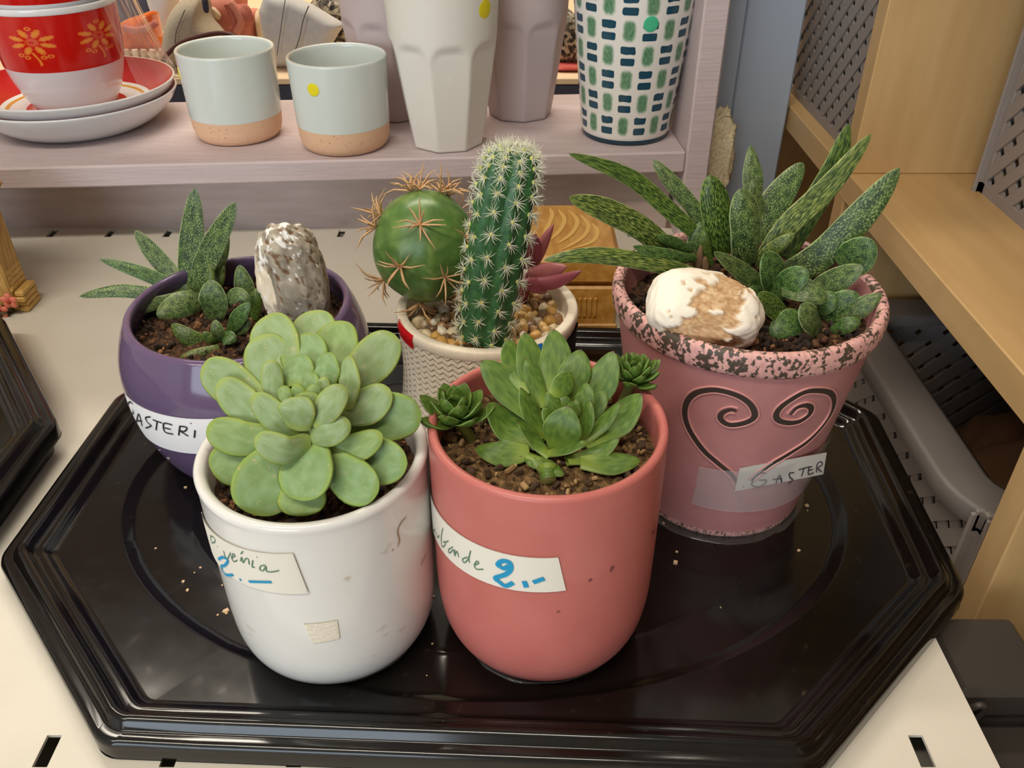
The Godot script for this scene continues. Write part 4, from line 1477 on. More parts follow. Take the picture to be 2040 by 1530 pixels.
# ------------------------------------------------------------------ pink pot: houseleek
func make_pink_pot():
	var c = Vector3(0.0139, 0.0031, -0.2682)
	var h = 0.1157
	var R = 0.0467
	var o = thing("potted_houseleek", "coral pink pot of green houseleek rosettes with a price strip", "potted plant", c)
	var outer = smooth2([Vector2(0.0310, 0.0031), Vector2(0.0362, 0.0044), Vector2(0.0412, 0.0092), Vector2(0.0446, 0.0175), Vector2(0.0462, 0.028), Vector2(0.0467, 0.040), Vector2(0.0468, 0.07), Vector2(R, h - 0.002)], 4)
	var skin = [Vector2(0.0, 0.0031)] + outer + [Vector2(R - 0.0003, h - 0.0008), Vector2(R - 0.0012, h), Vector2(R - 0.0026, h), Vector2(R - 0.0036, h - 0.0010), Vector2(R - 0.0040, h - 0.003), Vector2(R - 0.0042, 0.095), Vector2(R - 0.0044, 0.085), Vector2(0.0, 0.084)]
	part("pot", lathe(c, skin, 128), M.pink, o)
	soil(c, R - 0.0041, 0.1035, M.soil_pale, M.crumbs_pale, o, 401, 260, 1.1)
	# paper strip
	var tr = ah(Vector2(1112, 1109), c, outer)
	var br = ah(Vector2(1127, 1174), c, outer)
	var tl = ah(Vector2(868, 1010), c, outer)
	var bl = ah(Vector2(868, 1068), c, outer)
	var k = 0.35
	tl += (tl - tr) * k * Vector2(1, 0.25)
	bl += (bl - br) * k * Vector2(1, 0.25)
	part("price_strip", sheet(c, outer, [tl, tr, br, bl], 0.0006), M.paper, o, "white paper strip with handwriting")
	part("handwriting", strokes([[95, 300, 105, 340, 100, 390], [108, 385, 118, 412, 128, 386, 140, 416, 150, 396, 160, 430], [164, 424, 172, 456, 186, 440], [212, 385, 200, 450, 205, 520, 226, 514, 230, 490, 214, 488], [230, 490, 254, 480], [286, 525, 255, 546, 262, 572, 290, 546, 296, 576], [302, 545, 300, 592, 318, 556, 330, 602], [395, 600, 360, 616, 370, 642, 400, 616, 420, 550, 406, 610, 412, 642], [448, 662, 480, 644, 466, 630, 447, 660, 464, 690, 515, 690]], Vector2(830, 950), 3.807, c, outer, 0.00026, 0.00085), M.ink_green, o, "green handwriting")
	part("price", strokes([[640, 672, 622, 652, 660, 626, 712, 640, 718, 690, 680, 728, 604, 756, 636, 786, 680, 815, 738, 790], [640, 672, 672, 682, 705, 662], [818, 778, 836, 826], [885, 788, 968, 758]], Vector2(830, 950), 3.807, c, outer, 0.0010, 0.0009), M.ink_blue, o, "blue price 2,-")
	part("dirt_mark", strokes([[1172, 690, 1176, 704], [958, 908, 962, 914], [1590, 372, 1606, 380], [1312, 640, 1330, 600]], Vector2(830, 950), 3.4, c, outer, 0.0008, 0.0003, 4, true), M.dirt_dark, o, "dark smudges")
	# main rosette
	var off = Vector2(830, 620)
	var sc = 2.942
	var ctr = Vector3(0.0205, 0.112, -0.2745)
	var plant = Node3D.new()
	plant.name = "rosette"
	o.add_child(plant)
	plant.position = ctr - c
	plant.set_meta("label", "large green rosette with dark leaf tips")
	var L = [
		[720, 640, 0, 530, 440, -8, 375, 288, -14, 195, 0], [670, 480, -6, 575, 310, -16, 540, 162, -26, 160, 0], [735, 570, -4, 675, 330, -14, 632, 122, -26, 172, 0], [800, 510, -6, 818, 290, -17, 802, 103, -28, 178, 0],
		[840, 530, -4, 925, 370, -11, 962, 223, -18, 178, 1], [960, 610, -4, 1085, 420, -9, 1153, 232, -16, 178, 0], [980, 790, 2, 1190, 640, 2, 1320, 482, -2, 190, 0], [960, 890, 6, 1150, 895, 10, 1315, 870, 12, 160, 0],
		[880, 880, 10, 1050, 845, 14, 1190, 748, 14, 120, 0], [960, 790, 6, 1095, 660, 6, 1194, 538, 4, 90, 2], [660, 830, 6, 490, 835, 9, 342, 798, 10, 175, 0], [720, 780, 4, 535, 680, 3, 408, 538, 0, 200, 0],
		[780, 860, 12, 690, 765, 13, 588, 648, 12, 98, 2], [760, 740, 6, 662, 590, 4, 608, 446, 0, 112, 2], [750, 560, -2, 690, 410, -8, 640, 277, -13, 104, 1], [830, 810, 14, 855, 690, 16, 888, 556, 13, 215, 1],
		[930, 640, 4, 985, 520, 2, 995, 417, -2, 112, 0], [800, 500, 0, 858, 430, -3, 907, 358, -7, 128, 2], [650, 850, 12, 765, 915, 20, 865, 968, 24, 112, 1], [760, 840, 16, 890, 805, 19, 1005, 763, 18, 96, 2],
		[860, 640, 4, 800, 540, 2, 765, 470, -1, 90, 0], [880, 640, 5, 920, 580, 5, 945, 520, 4, 84, 1], [860, 620, 3, 860, 540, 1, 855, 480, -2, 90, 0], [960, 770, 9, 1005, 650, 8, 1015, 520, 4, 86, 0], [720, 880, 14, 690, 890, 17, 640, 870, 18, 90, 1],
		[800, 700, 8, 770, 620, 7, 745, 560, 5, 92, 1], [700, 700, 2, 600, 640, -2, 500, 560, -5, 120, 1], [900, 700, 0, 1040, 560, -3, 1110, 470, -6, 130, 1]]
	rosette(L, off, sc, ctr, 0.1060, 0.0016, POINT, 0.16, M.semper, plant, 0.06, Vector3(0, 0.74, 0.67))
	part("stem", tube([Vector3(ctr.x, 0.1, ctr.z), ctr + Vector3(0, 0.004, 0)], [0.006, 0.007], 12), M.stalk, plant)
	part("leaf_stump", tube(smooth3([at_y(1090, 935, 0.1055), at_y(1094, 962, 0.1045)], 3), [0.0042, 0.0030], 10), M.semper[0], plant)
	# two offsets
	for s in 2:
		var oc = [Vector3(-0.0222, 0.1125, -0.2735), Vector3(0.0500, 0.1180, -0.2930)][s]
		var sub = Node3D.new()
		sub.name = "small_rosette"
		o.add_child(sub, true)
		sub.position = oc - c
		sub.set_meta("label", ["small rosette hanging over the pot's edge beside the white pot", "small rosette at the back near the heart pot"][s])
		var g = RandomNumberGenerator.new()
		g.seed = 31 + s
		var n = [20, 26][s]
		for i in n:
			var a = i * 2.39996 + s
			var lev = float(i) / n
			var el = lerp(0.42, 1.35, lev)
			var l = [0.0178, 0.0142][s] * lerp(1.0, 0.62, lev) * g.randf_range(0.9, 1.1)
			var d = Vector3(cos(a) * cos(el), sin(el), sin(a) * cos(el))
			var b = oc + Vector3(0, lev * 0.004 - 0.002, 0)
			var e = b + d * l
			var n2 = (Vector3.UP - d * d.y).normalized() if lev < 0.9 else Vector3(0, 0.2, 1)
			var mid = b.lerp(e, 0.55) - n2 * l * 0.10
			part("leaf", leaf([b, mid, e], l * [0.30, 0.23][s], 0.0012, n2, POINT, 0.25, 8, 10, 0.1), M.semper[[0, 1, 0][i % 3]], sub)
		part("stem", tube(smooth3([Vector3(lerp(oc.x, c.x, 0.2), 0.1, lerp(oc.z, c.z, 0.2)), oc], 3), [0.0022], 8), M.stalk, sub)

# ------------------------------------------------------------------ white pot: echeveria
func make_white_pot():
	var c = Vector3(-0.0786, 0.0031, -0.2655)
	var h = 0.1034
	var R = 0.0452
	var o = thing("potted_echeveria", "glazed white pot with one big pale green rosette", "potted plant", c)
	var outer = smooth2([Vector2(0.0300, 0.0031), Vector2(0.0352, 0.0044), Vector2(0.0402, 0.0095), Vector2(0.0432, 0.018), Vector2(0.0444, 0.03), Vector2(0.0448, 0.05), Vector2(0.0450, 0.075), Vector2(R - 0.0003, h - 0.008), Vector2(R, h - 0.003)], 4)
	var skin = [Vector2(0.0, 0.0031)] + outer + [Vector2(R + 0.0001, h - 0.0015), Vector2(R - 0.0008, h - 0.0003), Vector2(R - 0.0020, h), Vector2(R - 0.0034, h - 0.0004), Vector2(R - 0.0046, h - 0.0018), Vector2(R - 0.0052, h - 0.005), Vector2(R - 0.0056, 0.085), Vector2(R - 0.006, 0.075), Vector2(0.0, 0.074)]
	part("pot", lathe(c, skin, 128), M.cream_pot, o)
	soil(c, R - 0.0054, 0.0915, M.soil, M.crumbs, o, 402, 240, 1.0)
	var tr = ah(Vector2(584, 1100), c, outer)
	var br = ah(Vector2(615, 1179), c, outer)
	var tl = ah(Vector2(425, 1058), c, outer)
	var bl = ah(Vector2(446, 1132), c, outer)
	tl += (tl - tr) * 0.35 * Vector2(1, 0.35)
	bl += (bl - br) * 0.35 * Vector2(1, 0.35)
	part("price_strip", sheet(c, outer, [tl, tr, br, bl], 0.0008, 0.0004), M.paper, o, "white paper strip with handwriting")
	part("handwriting", strokes([[166, 500, 172, 546, 192, 540, 186, 515, 166, 506], [204, 568, 208, 572], [243, 595, 262, 648, 285, 606], [290, 640, 312, 624, 300, 612, 292, 636, 305, 660, 326, 650], [360, 596, 346, 612], [345, 656, 352, 632, 360, 666, 376, 640, 392, 646, 396, 676], [418, 650, 414, 690, 430, 692], [441, 629, 444, 633], [492, 680, 466, 685, 460, 706, 480, 713, 496, 686, 500, 716, 532, 720, 575, 711]], Vector2(370, 900), 3.06, c, outer, 0.00025, 0.00105), M.ink_green, o, "green handwriting")
	part("price", strokes([[214, 648, 240, 634, 270, 652, 252, 684, 232, 690, 246, 726, 264, 742, 302, 740], [340, 768, 350, 772], [395, 780, 530, 782]], Vector2(370, 900), 3.06, c, outer, 0.0006, 0.0011), M.ink_blue, o, "blue price 2,-")
	# remains of a torn sticker, dried soil stain
	part("torn_sticker", sheet(c, outer, [ah(Vector2(606, 1242), c, outer), ah(Vector2(672, 1234), c, outer), ah(Vector2(677, 1270), c, outer), ah(Vector2(622, 1280), c, outer)], 0.0004, 0.0003, 10, 4), M.paper_worn, o, "worn cream sticker remains")
	part("dirt_mark", strokes([[1345, 1310, 1310, 1350, 1290, 1400, 1300, 1455, 1290, 1500], [1265, 1510, 1255, 1520]], Vector2(370, 600), 3.06, c, outer, 0.00035, 0.0003, 5, true), M.dirt, o, "brown dried soil mark")
	# rosette
	var off = Vector2(370, 600)
	var sc = 3.06
	var ctr = Vector3(-0.0795, 0.1065, -0.2610)
	var plant = Node3D.new()
	plant.name = "rosette"
	o.add_child(plant)
	plant.position = ctr - c
	plant.set_meta("label", "pale green rosette of blunt fleshy leaves")
	var L = [
		[620, 480, -6, 555, 280, -16, 488, 88, -26, 300, 0], [760, 420, -10, 780, 240, -20, 785, 54, -30, 285, 0], [850, 460, -6, 910, 290, -15, 935, 118, -24, 275, 2], [960, 540, -4, 1135, 370, -11, 1272, 200, -18, 245, 0], [480, 640, -2, 290, 510, -8, 100, 395, -13, 250, 0],
		[590, 560, -4, 520, 390, -11, 462, 205, -18, 275, 0], [720, 480, -4, 728, 340, -11, 722, 196, -18, 275, 1], [1000, 760, 0, 1220, 705, 2, 1438, 690, 2, 285, 1], [900, 900, 8, 1130, 965, 14, 1352, 990, 18, 275, 1], [860, 940, 14, 1010, 1085, 22, 1175, 1165, 27, 260, 1],
		[700, 1050, 16, 710, 1200, 24, 720, 1310, 28, 270, 2], [520, 880, 4, 330, 970, 8, 165, 1050, 10, 260, 2], [620, 920, 10, 495, 1100, 20, 425, 1305, 28, 350, 1], [760, 860, 12, 740, 1040, 22, 715, 1218, 30, 340, 1], [940, 700, 4, 1100, 650, 3, 1242, 530, 0, 205, 0],
		[560, 820, 6, 340, 835, 8, 130, 765, 6, 205, 2], [560, 720, 2, 375, 645, 0, 205, 482, -5, 205, 0], [820, 870, 10, 1020, 900, 15, 1200, 812, 14, 165, 2], [740, 850, 14, 600, 905, 21, 425, 826, 20, 185, 0], [770, 830, 12, 870, 800, 17, 1000, 732, 16, 165, 0],
		[700, 770, 10, 570, 720, 10, 412, 566, 6, 180, 0], [560, 620, 4, 530, 500, 2, 522, 354, -3, 125, 0], [980, 640, 4, 1005, 480, 2, 985, 336, -4, 140, 0], [690, 520, 0, 685, 430, -4, 675, 338, -9, 205, 1], [850, 520, 0, 858, 420, -3, 850, 317, -8, 180, 1],
		[690, 760, 14, 680, 660, 16, 672, 580, 14, 215, 0], [810, 750, 14, 870, 645, 15, 965, 515, 9, 165, 0], [760, 600, 4, 742, 520, 1, 735, 436, -3, 175, 1], [860, 610, 6, 850, 540, 4, 838, 460, 2, 88, 0], [640, 630, 8, 612, 575, 7, 586, 518, 5, 88, 2],
		[740, 610, 8, 700, 560, 7, 655, 512, 6, 88, 2], [740, 610, 8, 780, 560, 8, 808, 512, 6, 88, 2], [745, 640, 12, 748, 595, 12, 748, 552, 11, 140, 2]]
	rosette(L, off, sc, ctr, 0.0950, 0.0026, SPOON, 0.17, M.echeveria, plant, 0.10, Vector3(0, 0.52, 0.85))
	part("stem", tube([Vector3(ctr.x, 0.088, ctr.z), ctr + Vector3(0, 0.012, 0)], [0.006, 0.007], 12), M.stalk, plant)

# ------------------------------------------------------------------ rose pot with hearts: gasteria
func chipped(sd: int, amount: float, w: int, h: int, fu: float, fv: float) -> ImageTexture:
	var na = noise(sd, 1.0, 4)
	var nb = noise(sd + 1, 1.0, 2)
	return picture(w, h, func(u, v):
		var a = u * TAU
		var x = cos(a) * fu
		var y = sin(a) * fu
		var n = na.get_noise_3d(x, y, v * fv) + 0.55 * nb.get_noise_3d(x * 0.25, y * 0.25, v)
		var col = rgb(206, 150, 146).lerp(rgb(224, 176, 166), clamp(0.5 + 0.8 * nb.get_noise_3d(x, y, v * fv * 0.6), 0, 1))
		return col.lerp(rgb(78, 66, 56), smoothstep(amount, amount + 0.05, n)))

func make_heart_pot():
	var c = Vector3(0.1111, 0.0031, -0.3609)
	var o = thing("potted_gasteria", "large rose pot with scrolled heart holding long speckled leaves", "potted plant", c)
	var outer = smooth2([Vector2(0.0418, 0.0031), Vector2(0.0440, 0.0042), Vector2(0.0448, 0.0075), Vector2(0.0452, 0.011), Vector2(0.0482, 0.032), Vector2(0.0540, 0.072), Vector2(0.0600, 0.1105)], 6)
	part("pot", lathe(c, outer.slice(outer.size() * 0.38) + [Vector2(0.0600, 0.1120)], 144), M.rose_plain, o)
	var foot = textured(chipped(141, 0.16, 1024, 48, 60.0, 4.0), 0.5)
	part("chipped_foot", lathe(c, [Vector2(0.0, 0.0031)] + outer.slice(0, int(outer.size() * 0.38) + 1), 144, 0.0031, 0.0108), foot, o, "worn foot with dark chips")
	var lip = textured(chipped(151, 0.08, 1536, 128, 22.0, 6.0), 0.5)
	part("chipped_rim", lathe(c, smooth2([Vector2(0.0600, 0.1120), Vector2(0.0614, 0.1128), Vector2(0.0628, 0.1150), Vector2(0.0634, 0.1190), Vector2(0.0632, 0.1225), Vector2(0.0622, 0.1246), Vector2(0.0604, 0.1252), Vector2(0.0586, 0.1246), Vector2(0.0576, 0.1228)], 3), 144), lip, o, "worn rim with dark chips")
	part("inner_wall", lathe(c, [Vector2(0.0576, 0.1228), Vector2(0.0560, 0.1120), Vector2(0.0545, 0.100), Vector2(0.0, 0.098)], 96), M.rose_plain, o)
	soil(c, 0.0560, 0.1120, M.soil, M.crumbs, o, 403, 360, 1.25)
	# heart drawn in two scrolls: a dark groove between raised edges
	var off = Vector2(1200, 680)
	var sc = 3.4
	var scrolls = [
		[910, 470, 868, 460, 815, 480, 800, 515, 830, 550, 880, 563, 960, 550, 1020, 520, 1032, 480, 1000, 420, 930, 370, 830, 336, 740, 325, 640, 345, 580, 400, 560, 480, 580, 570, 630, 660, 700, 750, 780, 820, 880, 905, 930, 990],
		[1270, 495, 1310, 450, 1370, 430, 1410, 446, 1400, 490, 1340, 535, 1270, 549, 1200, 536, 1175, 500, 1200, 450, 1270, 395, 1370, 340, 1460, 330, 1540, 346, 1566, 400, 1546, 480, 1480, 580, 1380, 680, 1260, 760, 1130, 840, 1000, 940],
		[905, 1040, 935, 1080, 942, 1145]]
	for s in scrolls:
		var pts = []
		var nr = []
		for q in smooth2(v2s(s), 5):
			var w = on_lathe(off + q / sc, c, outer, 0.0005)
			pts.append(w)
			nr.append(lathe_normal(outer, atan2(w.z - c.z, w.x - c.x), w.y))
		var n = pts.size()
		part("heart_scroll", ribbon(pts, nr, 0.0015 if s.size() > 8 else 0.0006, true), M.groove if s.size() > 8 else M.rose_plain, o, "dark engraved scroll")
		if s.size() > 8:
			for side in [-1.0, 1.0]:
				var edge = []
				for i in n:
					var t = (pts[min(i + 1, n - 1)] - pts[max(i - 1, 0)]).normalized()
					edge.append(pts[i] + t.cross(nr[i]).normalized() * side * 0.0018 - nr[i] * 0.0003)
				part("raised_edge", tube(edge, [0.00055], 6), M.rose_edge, o)
	# label under clear tape
	# the stiff paper leaves the curve of the pot and stands off towards its right end
	var bend = func(k, row):
		return lerp(-0.3084, -0.3107, row) - 0.0118 * pow(k, 2.6)
	var lv = PackedVector3Array()
	var luv = PackedVector2Array()
	for j in 5:
		var row = [0.0, 1.0, 1.0, 0.0, 0.0][j]
		var behind = [0.0, 0.0, 0.0004, 0.0004, 0.0][j]
		for i in 17:
			var k = i / 16.0
			var px = Vector2(1474, 933).lerp(Vector2(1647, 902), k).lerp(Vector2(1464, 979).lerp(Vector2(1640, 945), k), row)
			lv.append(at_z(px.x, px.y, bend.call(k, row)) - Vector3(0, 0, behind))
			luv.append(Vector2(k, row))
	part("name_label", grid(lv, 17, 5, luv), M.paper_grey, o, "grey paper label with handwriting")
	var ink = []
	part("clear_tape", sheet(c, outer, [ah(Vector2(1395, 925), c, outer), ah(Vector2(1655, 860), c, outer), ah(Vector2(1625, 965), c, outer), ah(Vector2(1380, 1000), c, outer)], 0.0014, 0.0002), M.tape, o, "strip of clear tape")
	for l in [[1112, 892, 1060, 896, 1022, 940, 1015, 976, 1060, 986, 1104, 962, 1112, 940], [1112, 940, 1062, 940], [1176, 962, 1200, 906, 1215, 956], [1152, 936, 1216, 930], [1300, 890, 1268, 894, 1272, 924, 1290, 940, 1258, 966], [1330, 870, 1402, 850], [1366, 860, 1350, 916], [1422, 850, 1402, 854, 1396, 902, 1432, 890], [1398, 876, 1426, 868], [1450, 890, 1456, 832, 1482, 816, 1490, 836, 1460, 860, 1486, 886]]:
		var pts = []
		var nr = []
		for q in smooth2(v2s(l), 5):
			var px = off + q / sc
			var k = clamp((px.x - 1469.0) / 174.0, 0.0, 1.0)
			var row = clamp((px.y - lerp(933.0, 902.0, k)) / 45.0, 0.0, 1.0)
			pts.append(at_z(px.x, px.y, bend.call(k, row) + 0.0004))
			nr.append(Vector3(0.25 * k, 0.3, 1).normalized())
		ink.append(ribbon(pts, nr, 0.00028))
	part("handwriting", joined(ink), M.ink_black, o, "pencil handwriting")
	# the long-leaved plant
	var plant = Node3D.new()
	plant.name = "gasteria_plant"
	o.add_child(plant)
	plant.position = Vector3(0.11, 0.112, -0.39) - c
	plant.set_meta("label", "long tongue-shaped speckled leaves")
	var cam = Vector3(0, 0.55, 0.85)
	var lf = [Vector3(-0.25, 0.6, 0.8), Vector3(0.25, 0.6, 0.8), cam]
	# [points zoom x, y, z ..., width in zoom pixels, profile, cup, material, hint]
	var Z = -0.392
	var L = [
		[[830, 625, -0.388, 690, 500, -0.386, 500, 345, -0.384, 190, 225, -0.380], 92, STRAP, 0.30, 3, 2],
		[[700, 720, -0.382, 560, 610, -0.376, 380, 520, -0.368, 190, 455, -0.362], 132, STRAP, 0.22, 1, 2],
		[[920, 885, -0.372, 640, 800, -0.362, 330, 755, -0.352, 60, 780, -0.346], 92, STRAP, 0.15, 1, 2],
		[[910, 620, -0.396, 830, 500, -0.400, 720, 370, -0.405, 628, 255, -0.410], 84, STRAP, 0.3, 0, 2],
		[[1145, 560, -0.405, 1150, 420, -0.412, 1145, 300, -0.418, 1138, 180, -0.424], 104, POINT, 0.2, 0, 2],
		[[1150, 640, -0.400, 1170, 520, -0.402, 1160, 440, -0.404, 1150, 362, -0.406], 78, OVAL, 0.2, 0, 2],
		[[1180, 690, -0.396, 1230, 540, -0.402, 1320, 400, -0.408, 1412, 272, -0.412], 150, OVAL, 0.15, 0, 2],
		[[1000, 740, -0.388, 975, 600, -0.386, 950, 460, -0.386, 922, 336, -0.388], 158, STRAP, -0.2, 3, 2],
		[[1110, 790, -0.382, 1115, 650, -0.378, 1105, 520, -0.378, 1085, 405, -0.380], 158, STRAP, -0.15, 0, 2],
		[[1300, 760, -0.396, 1420, 560, -0.404, 1560, 330, -0.412, 1650, 68, -0.420], 124, STRAP, 0.25, 3, 2],
		[[1210, 770, -0.388, 1330, 600, -0.390, 1540, 400, -0.396, 1767, 122, -0.404], 112, STRAP, 0.3, 1, 2],
		[[1340, 850, -0.388, 1500, 760, -0.386, 1720, 540, -0.386, 1915, 298, -0.388], 150, STRAP, 0.12, 0, 2],
		[[840, 770, -0.380, 740, 765, -0.370, 640, 745, -0.364, 525, 708, -0.358], 78, OVAL, 0.2, 2, 2],
		[[830, 730, -0.388, 760, 700, -0.384, 700, 675, -0.380, 655, 660, -0.376], 66, OVAL, 0.2, 2, 2],
		[[850, 780, -0.388, 850, 700, -0.388, 868, 640, -0.388, 885, 580, -0.390], 92, OVAL, 0.2, 0, 2],
		[[930, 800, -0.384, 905, 720, -0.384, 900, 670, -0.384, 905, 620, -0.386], 60, OVAL, 0.2, 3, 2],
		[[1180, 800, -0.384, 1230, 740, -0.380, 1300, 690, -0.378, 1370, 640, -0.378], 70, STRAP, 0.2, 1, 2]]
	var o8 = Vector2(1060, 220)
	for q in L:
		var pts = []
		for i in range(0, q[0].size(), 3):
			pts.append([o8.x + q[0][i] / 2.615, o8.y + q[0][i + 1] / 2.615, q[0][i + 2]])
		strap_leaf(pts, q[1] / 2.615, 0.0024, lf[q[5]], q[2], q[3], M.gasteria[q[4]], plant)
	for q in [[840, 740, 830, 830, -0.384], [880, 700, 860, 850, -0.382], [900, 760, 905, 850, -0.380]]:
		strap_leaf([[o8.x + q[2] / 2.615, o8.y + q[3] / 2.615, q[4]], [o8.x + (q[0] + q[2]) / 5.23, o8.y + (q[1] + q[3]) / 5.23, q[4]], [o8.x + q[0] / 2.615, o8.y + q[1] / 2.615, q[4]]], 14.0, 0.0012, cam, OVAL, 0.2, M.sheath, plant, "dry_sheath")
	# offsets at the right
	var pup = Node3D.new()
	pup.name = "young_gasteria"
	o.add_child(pup)
	pup.position = Vector3(0.15, 0.112, -0.36) - c
	pup.set_meta("label", "cluster of short rounded speckled leaves")
	L = [
		[[1620, 820, -0.378, 1690, 760, -0.376, 1775, 672, -0.374], 160, OVAL, 0.05, 2],
		[[1260, 945, -0.370, 1100, 850, -0.366, 945, 738, -0.362], 95, POINT, 0.25, 0],
		[[1275, 950, -0.366, 1250, 850, -0.362, 1210, 742, -0.360], 150, OVAL, 0.1, 2],
		[[1440, 960, -0.368, 1580, 890, -0.364, 1725, 815, -0.360], 112, OVAL, 0.15, 0],
		[[1265, 960, -0.360, 1350, 890, -0.354, 1440, 832, -0.352], 118, OVAL, 0.1, 2],
		[[1310, 930, -0.356, 1430, 940, -0.350, 1535, 995, -0.346], 112, OVAL, 0.1, 0],
		[[1350, 1110, -0.350, 1260, 1030, -0.344, 1178, 955, -0.342], 108, OVAL, 0.1, 3],
		[[1420, 1080, -0.346, 1340, 1110, -0.340, 1240, 1172, -0.336], 124, OVAL, 0.1, 2],
		[[1540, 1130, -0.352, 1610, 1040, -0.350, 1690, 945, -0.350], 160, OVAL, 0.05, 2],
		[[1600, 1110, -0.348, 1710, 1030, -0.346, 1822, 955, -0.346], 86, POINT, 0.2, 0],
		[[1500, 1160, -0.344, 1450, 1090, -0.338, 1400, 1010, -0.338], 122, OVAL, 0.08, 0],
		[[1570, 1145, -0.342, 1640, 1120, -0.338, 1712, 1095, -0.338], 72, OVAL, 0.1, 2],
		[[1480, 1030, -0.356, 1530, 1000, -0.352, 1590, 960, -0.352], 100, OVAL, 0.1, 2],
		[[1230, 1000, -0.366, 1180, 960, -0.362, 1130, 930, -0.360], 70, OVAL, 0.1, 2]]
	for q in L:
		var pts = []
		for i in range(0, q[0].size(), 3):
			pts.append([o8.x + q[0][i] / 2.615, o8.y + q[0][i + 1] / 2.615, q[0][i + 2]])
		strap_leaf(pts, q[1] / 2.25, 0.0022, Vector3(0, 0.75, 0.66), q[2], q[3], M.gasteria[q[4]], pup)
	part("root_crown", lump(at_y(1572, 632, 0.1115), Basis(), Vector3(0.006, 0.004, 0.006), 0.2, 2.0, 6, 16, 12), M.sheath, pup)
	# white and tan stone
	var sc3 = at_z(1404, 622, -0.330)
	var bs = Basis(Vector3.BACK, deg_to_rad(-12)) * Basis(Vector3.RIGHT, deg_to_rad(32))
	var na = noise(171, 2.2, 4)
	var nb = noise(172, 9.0, 3)
	var stone_paint = func(d):
		# white crust left and right of a broken tan band that crosses the top
		var band = abs(d.x * 0.86 + d.z * 0.35 - 0.10 + 0.55 * na.get_noise_3dv(d)) - 0.30 + 0.30 * (1.0 if d.y < -0.45 else 0.0)
		if d.z > 0.75:
			band -= 0.3
		var crust = smoothstep(-0.02, 0.03, band)
		var tan = rgb(176, 132, 90).lerp(rgb(226, 196, 156), clamp(0.5 + 0.9 * nb.get_noise_3dv(d), 0, 1))
		return [tan.lerp(rgb(244, 234, 216), crust), 0.07 * crust + 0.02 * nb.get_noise_3dv(d) * (1.0 - crust)]
	var core = part("decorative_stone", coloured_lump(sc3 + Vector3(0, -0.0005, -0.002), bs, Vector3(0.0244, 0.0130, 0.0172), 0.11, 1.0, 21, 0.8, stone_paint), M.stone_skin)
	tag(core, "white stone with tan broken band in the heart pot", "stone", "stones laid in the pots")

